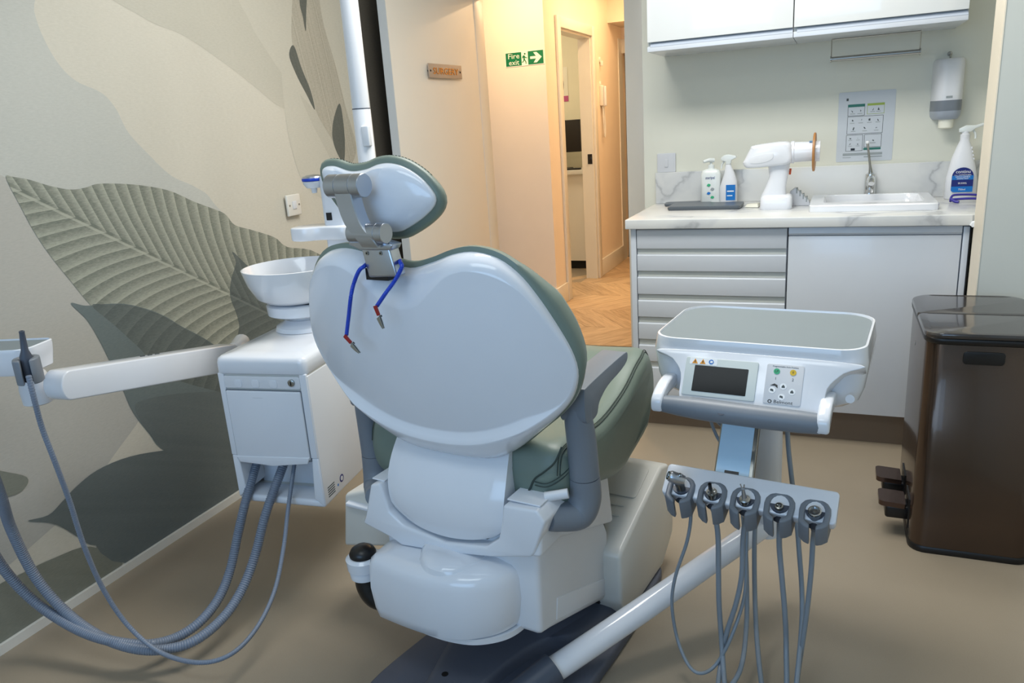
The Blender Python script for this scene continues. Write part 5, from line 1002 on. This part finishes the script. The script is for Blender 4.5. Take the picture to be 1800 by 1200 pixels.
def frame_(x0, x1, z0, z1, m=m_ink):
    o = py_('printed_box', [(x0, z0), (x1, z0), (x1, z1), (x0, z1)], -0.0019, -0.0015, m, ps); t = 0.0016
    py_('printed_field', [(x0+t, z0+t), (x1-t, z0+t), (x1-t, z1-t), (x0+t, z1-t)], -0.0023, -0.0019, m_paper, o); return o
random.seed(3)
def scrib(x, z, s, par):
    pts = [(x+s*random.uniform(-1, 1)*0.5, z+s*random.uniform(-0.5, 0.6)) for _ in range(5)]
    P = cr(pts, 3, True); c = P.mean(0); a = np.arctan2(P[:, 1]-c[1], P[:, 0]-c[0]); P = P[np.argsort(a)]
    py_('printed_figure', P.tolist(), -0.0027, -0.0023, m_ink, par); rectp('printed_caption', x-s*0.8, x+s*0.8, z-s*0.95, z-s*0.75, m_inkl, par, 0.0008)
f1 = frame_(-0.071, -0.006, 0.045, 0.092); rectp('heading', -0.071, -0.006, 0.081, 0.092, m_teal, f1, 0.0008); [scrib(x, 0.064, 0.012, f1) for x in (-0.052, -0.024)]
f2 = frame_(0.003, 0.068, 0.049, 0.092, m_lime); rectp('heading', 0.003, 0.068, 0.083, 0.092, m_lime, f2, 0.0008); [scrib(x, 0.068, 0.011, f2) for x in (0.024, 0.046)]
f3 = frame_(-0.071, 0.066, -0.029, 0.043); [scrib(x, 0.025, 0.011, f3) for x in (-0.052, -0.019, 0.014, 0.046)]; [scrib(x, -0.008, 0.011, f3) for x in (-0.046, -0.002, 0.042)]
f4 = frame_(-0.072, -0.007, -0.099, -0.032); [scrib(x, z, 0.009, f4) for x in (-0.056, -0.026) for z in (-0.046, -0.070)]; rectp('printed_block', -0.052, -0.036, -0.096, -0.087, m_black, f4, 0.0008)
f5 = frame_(-0.002, 0.064, -0.085, -0.032); scrib(0.031, -0.056, 0.014, f5); rectp('foot_band', -0.003, 0.063, -0.096, -0.087, m_teal, ps)
rectp('printed_line', -0.082, 0.07, -0.117, -0.107, m_inkl, ps); rectp('printed_line', -0.082, -0.05, -0.126, -0.1235, m_inkl, ps); rectp('printed_line', 0.0, 0.07, -0.126, -0.122, m_inkl, ps); rectp('printed_mark', -0.078, -0.070, 0.107, 0.117, m_ink, ps)
# ---- pedal bin
bn = empty('pedal_bin', 'tall bronze twin pedal bin with dark lids beside the right wall nib', 'bin', (0.42, 2.53, 0))
Pb = rrect(-0.16, 0.15, -0.235, 0.235, 0.045, 6)
def bring(e, z): return [(x*(1+e), y*(1+e*0.7), z) for x, y in Pb]
loft('body', [bring(0, 0.018), bring(0, 0.652), bring(-0.02, 0.655)], m_brown, bn, ang=50)
loft('foot_rim', [bring(0.012, 0.0), bring(0.02, 0.004), bring(0.02, 0.016), bring(0.005, 0.02)], m_black, bn, ang=50)
loft('rim', [bring(0.0, 0.648), bring(0.025, 0.652), bring(0.03, 0.664), bring(0.01, 0.668)], m_black, bn, ang=50)
for y0, y1, r in ((-0.243, -0.002, (0.05, 0.012, 0.012, 0.05)), (0.002, 0.243, (0.012, 0.05, 0.05, 0.012))):
    P_ = rrect(-0.165, 0.156, y0, y1, r, 6); c_ = np.mean(P_, 0)
    loft('lid', [[(c_[0]+(x-c_[0])*s, c_[1]+(y-c_[1])*s, z+0.008*(1-((x)/0.16)**2)) for x, y in P_] for s, z in ((0.99, 0.664), (1.0, 0.668), (1.0, 0.674), (0.985, 0.678), (0.9, 0.680))], m_lid, bn, ang=40)
py_('grip_hole', rrect(-0.07, 0.03, 0.595, 0.632, 0.010), -0.2375, -0.23, m_black, bn, bevel=0.002)
for y in (-0.12, 0.05):
    p_ = loft('pedal', [[(x, yy_, z+0.10*(-0.16-x)*0.6) for x, yy_ in rrect(-0.245, -0.17, y-0.045, y+0.045, (0.004, 0.004, 0.015, 0.015))] for z in (0.098, 0.104, 0.112, 0.114)], m_brownpedal, bn, ang=40)
    box('pedal_stop', (-0.225, -0.155), (y-0.03, y+0.035), (0.055, 0.098), m_black, p_, bevel=0.008); box('pedal_slot', (-0.1635, -0.158), (y-0.05, y+0.05), (0.04, 0.135), m_black, p_)
disc('side_badge', 0.008, (-0.1605, 0.05, 0.57), (-1, 0, 0), m_steel, bn)
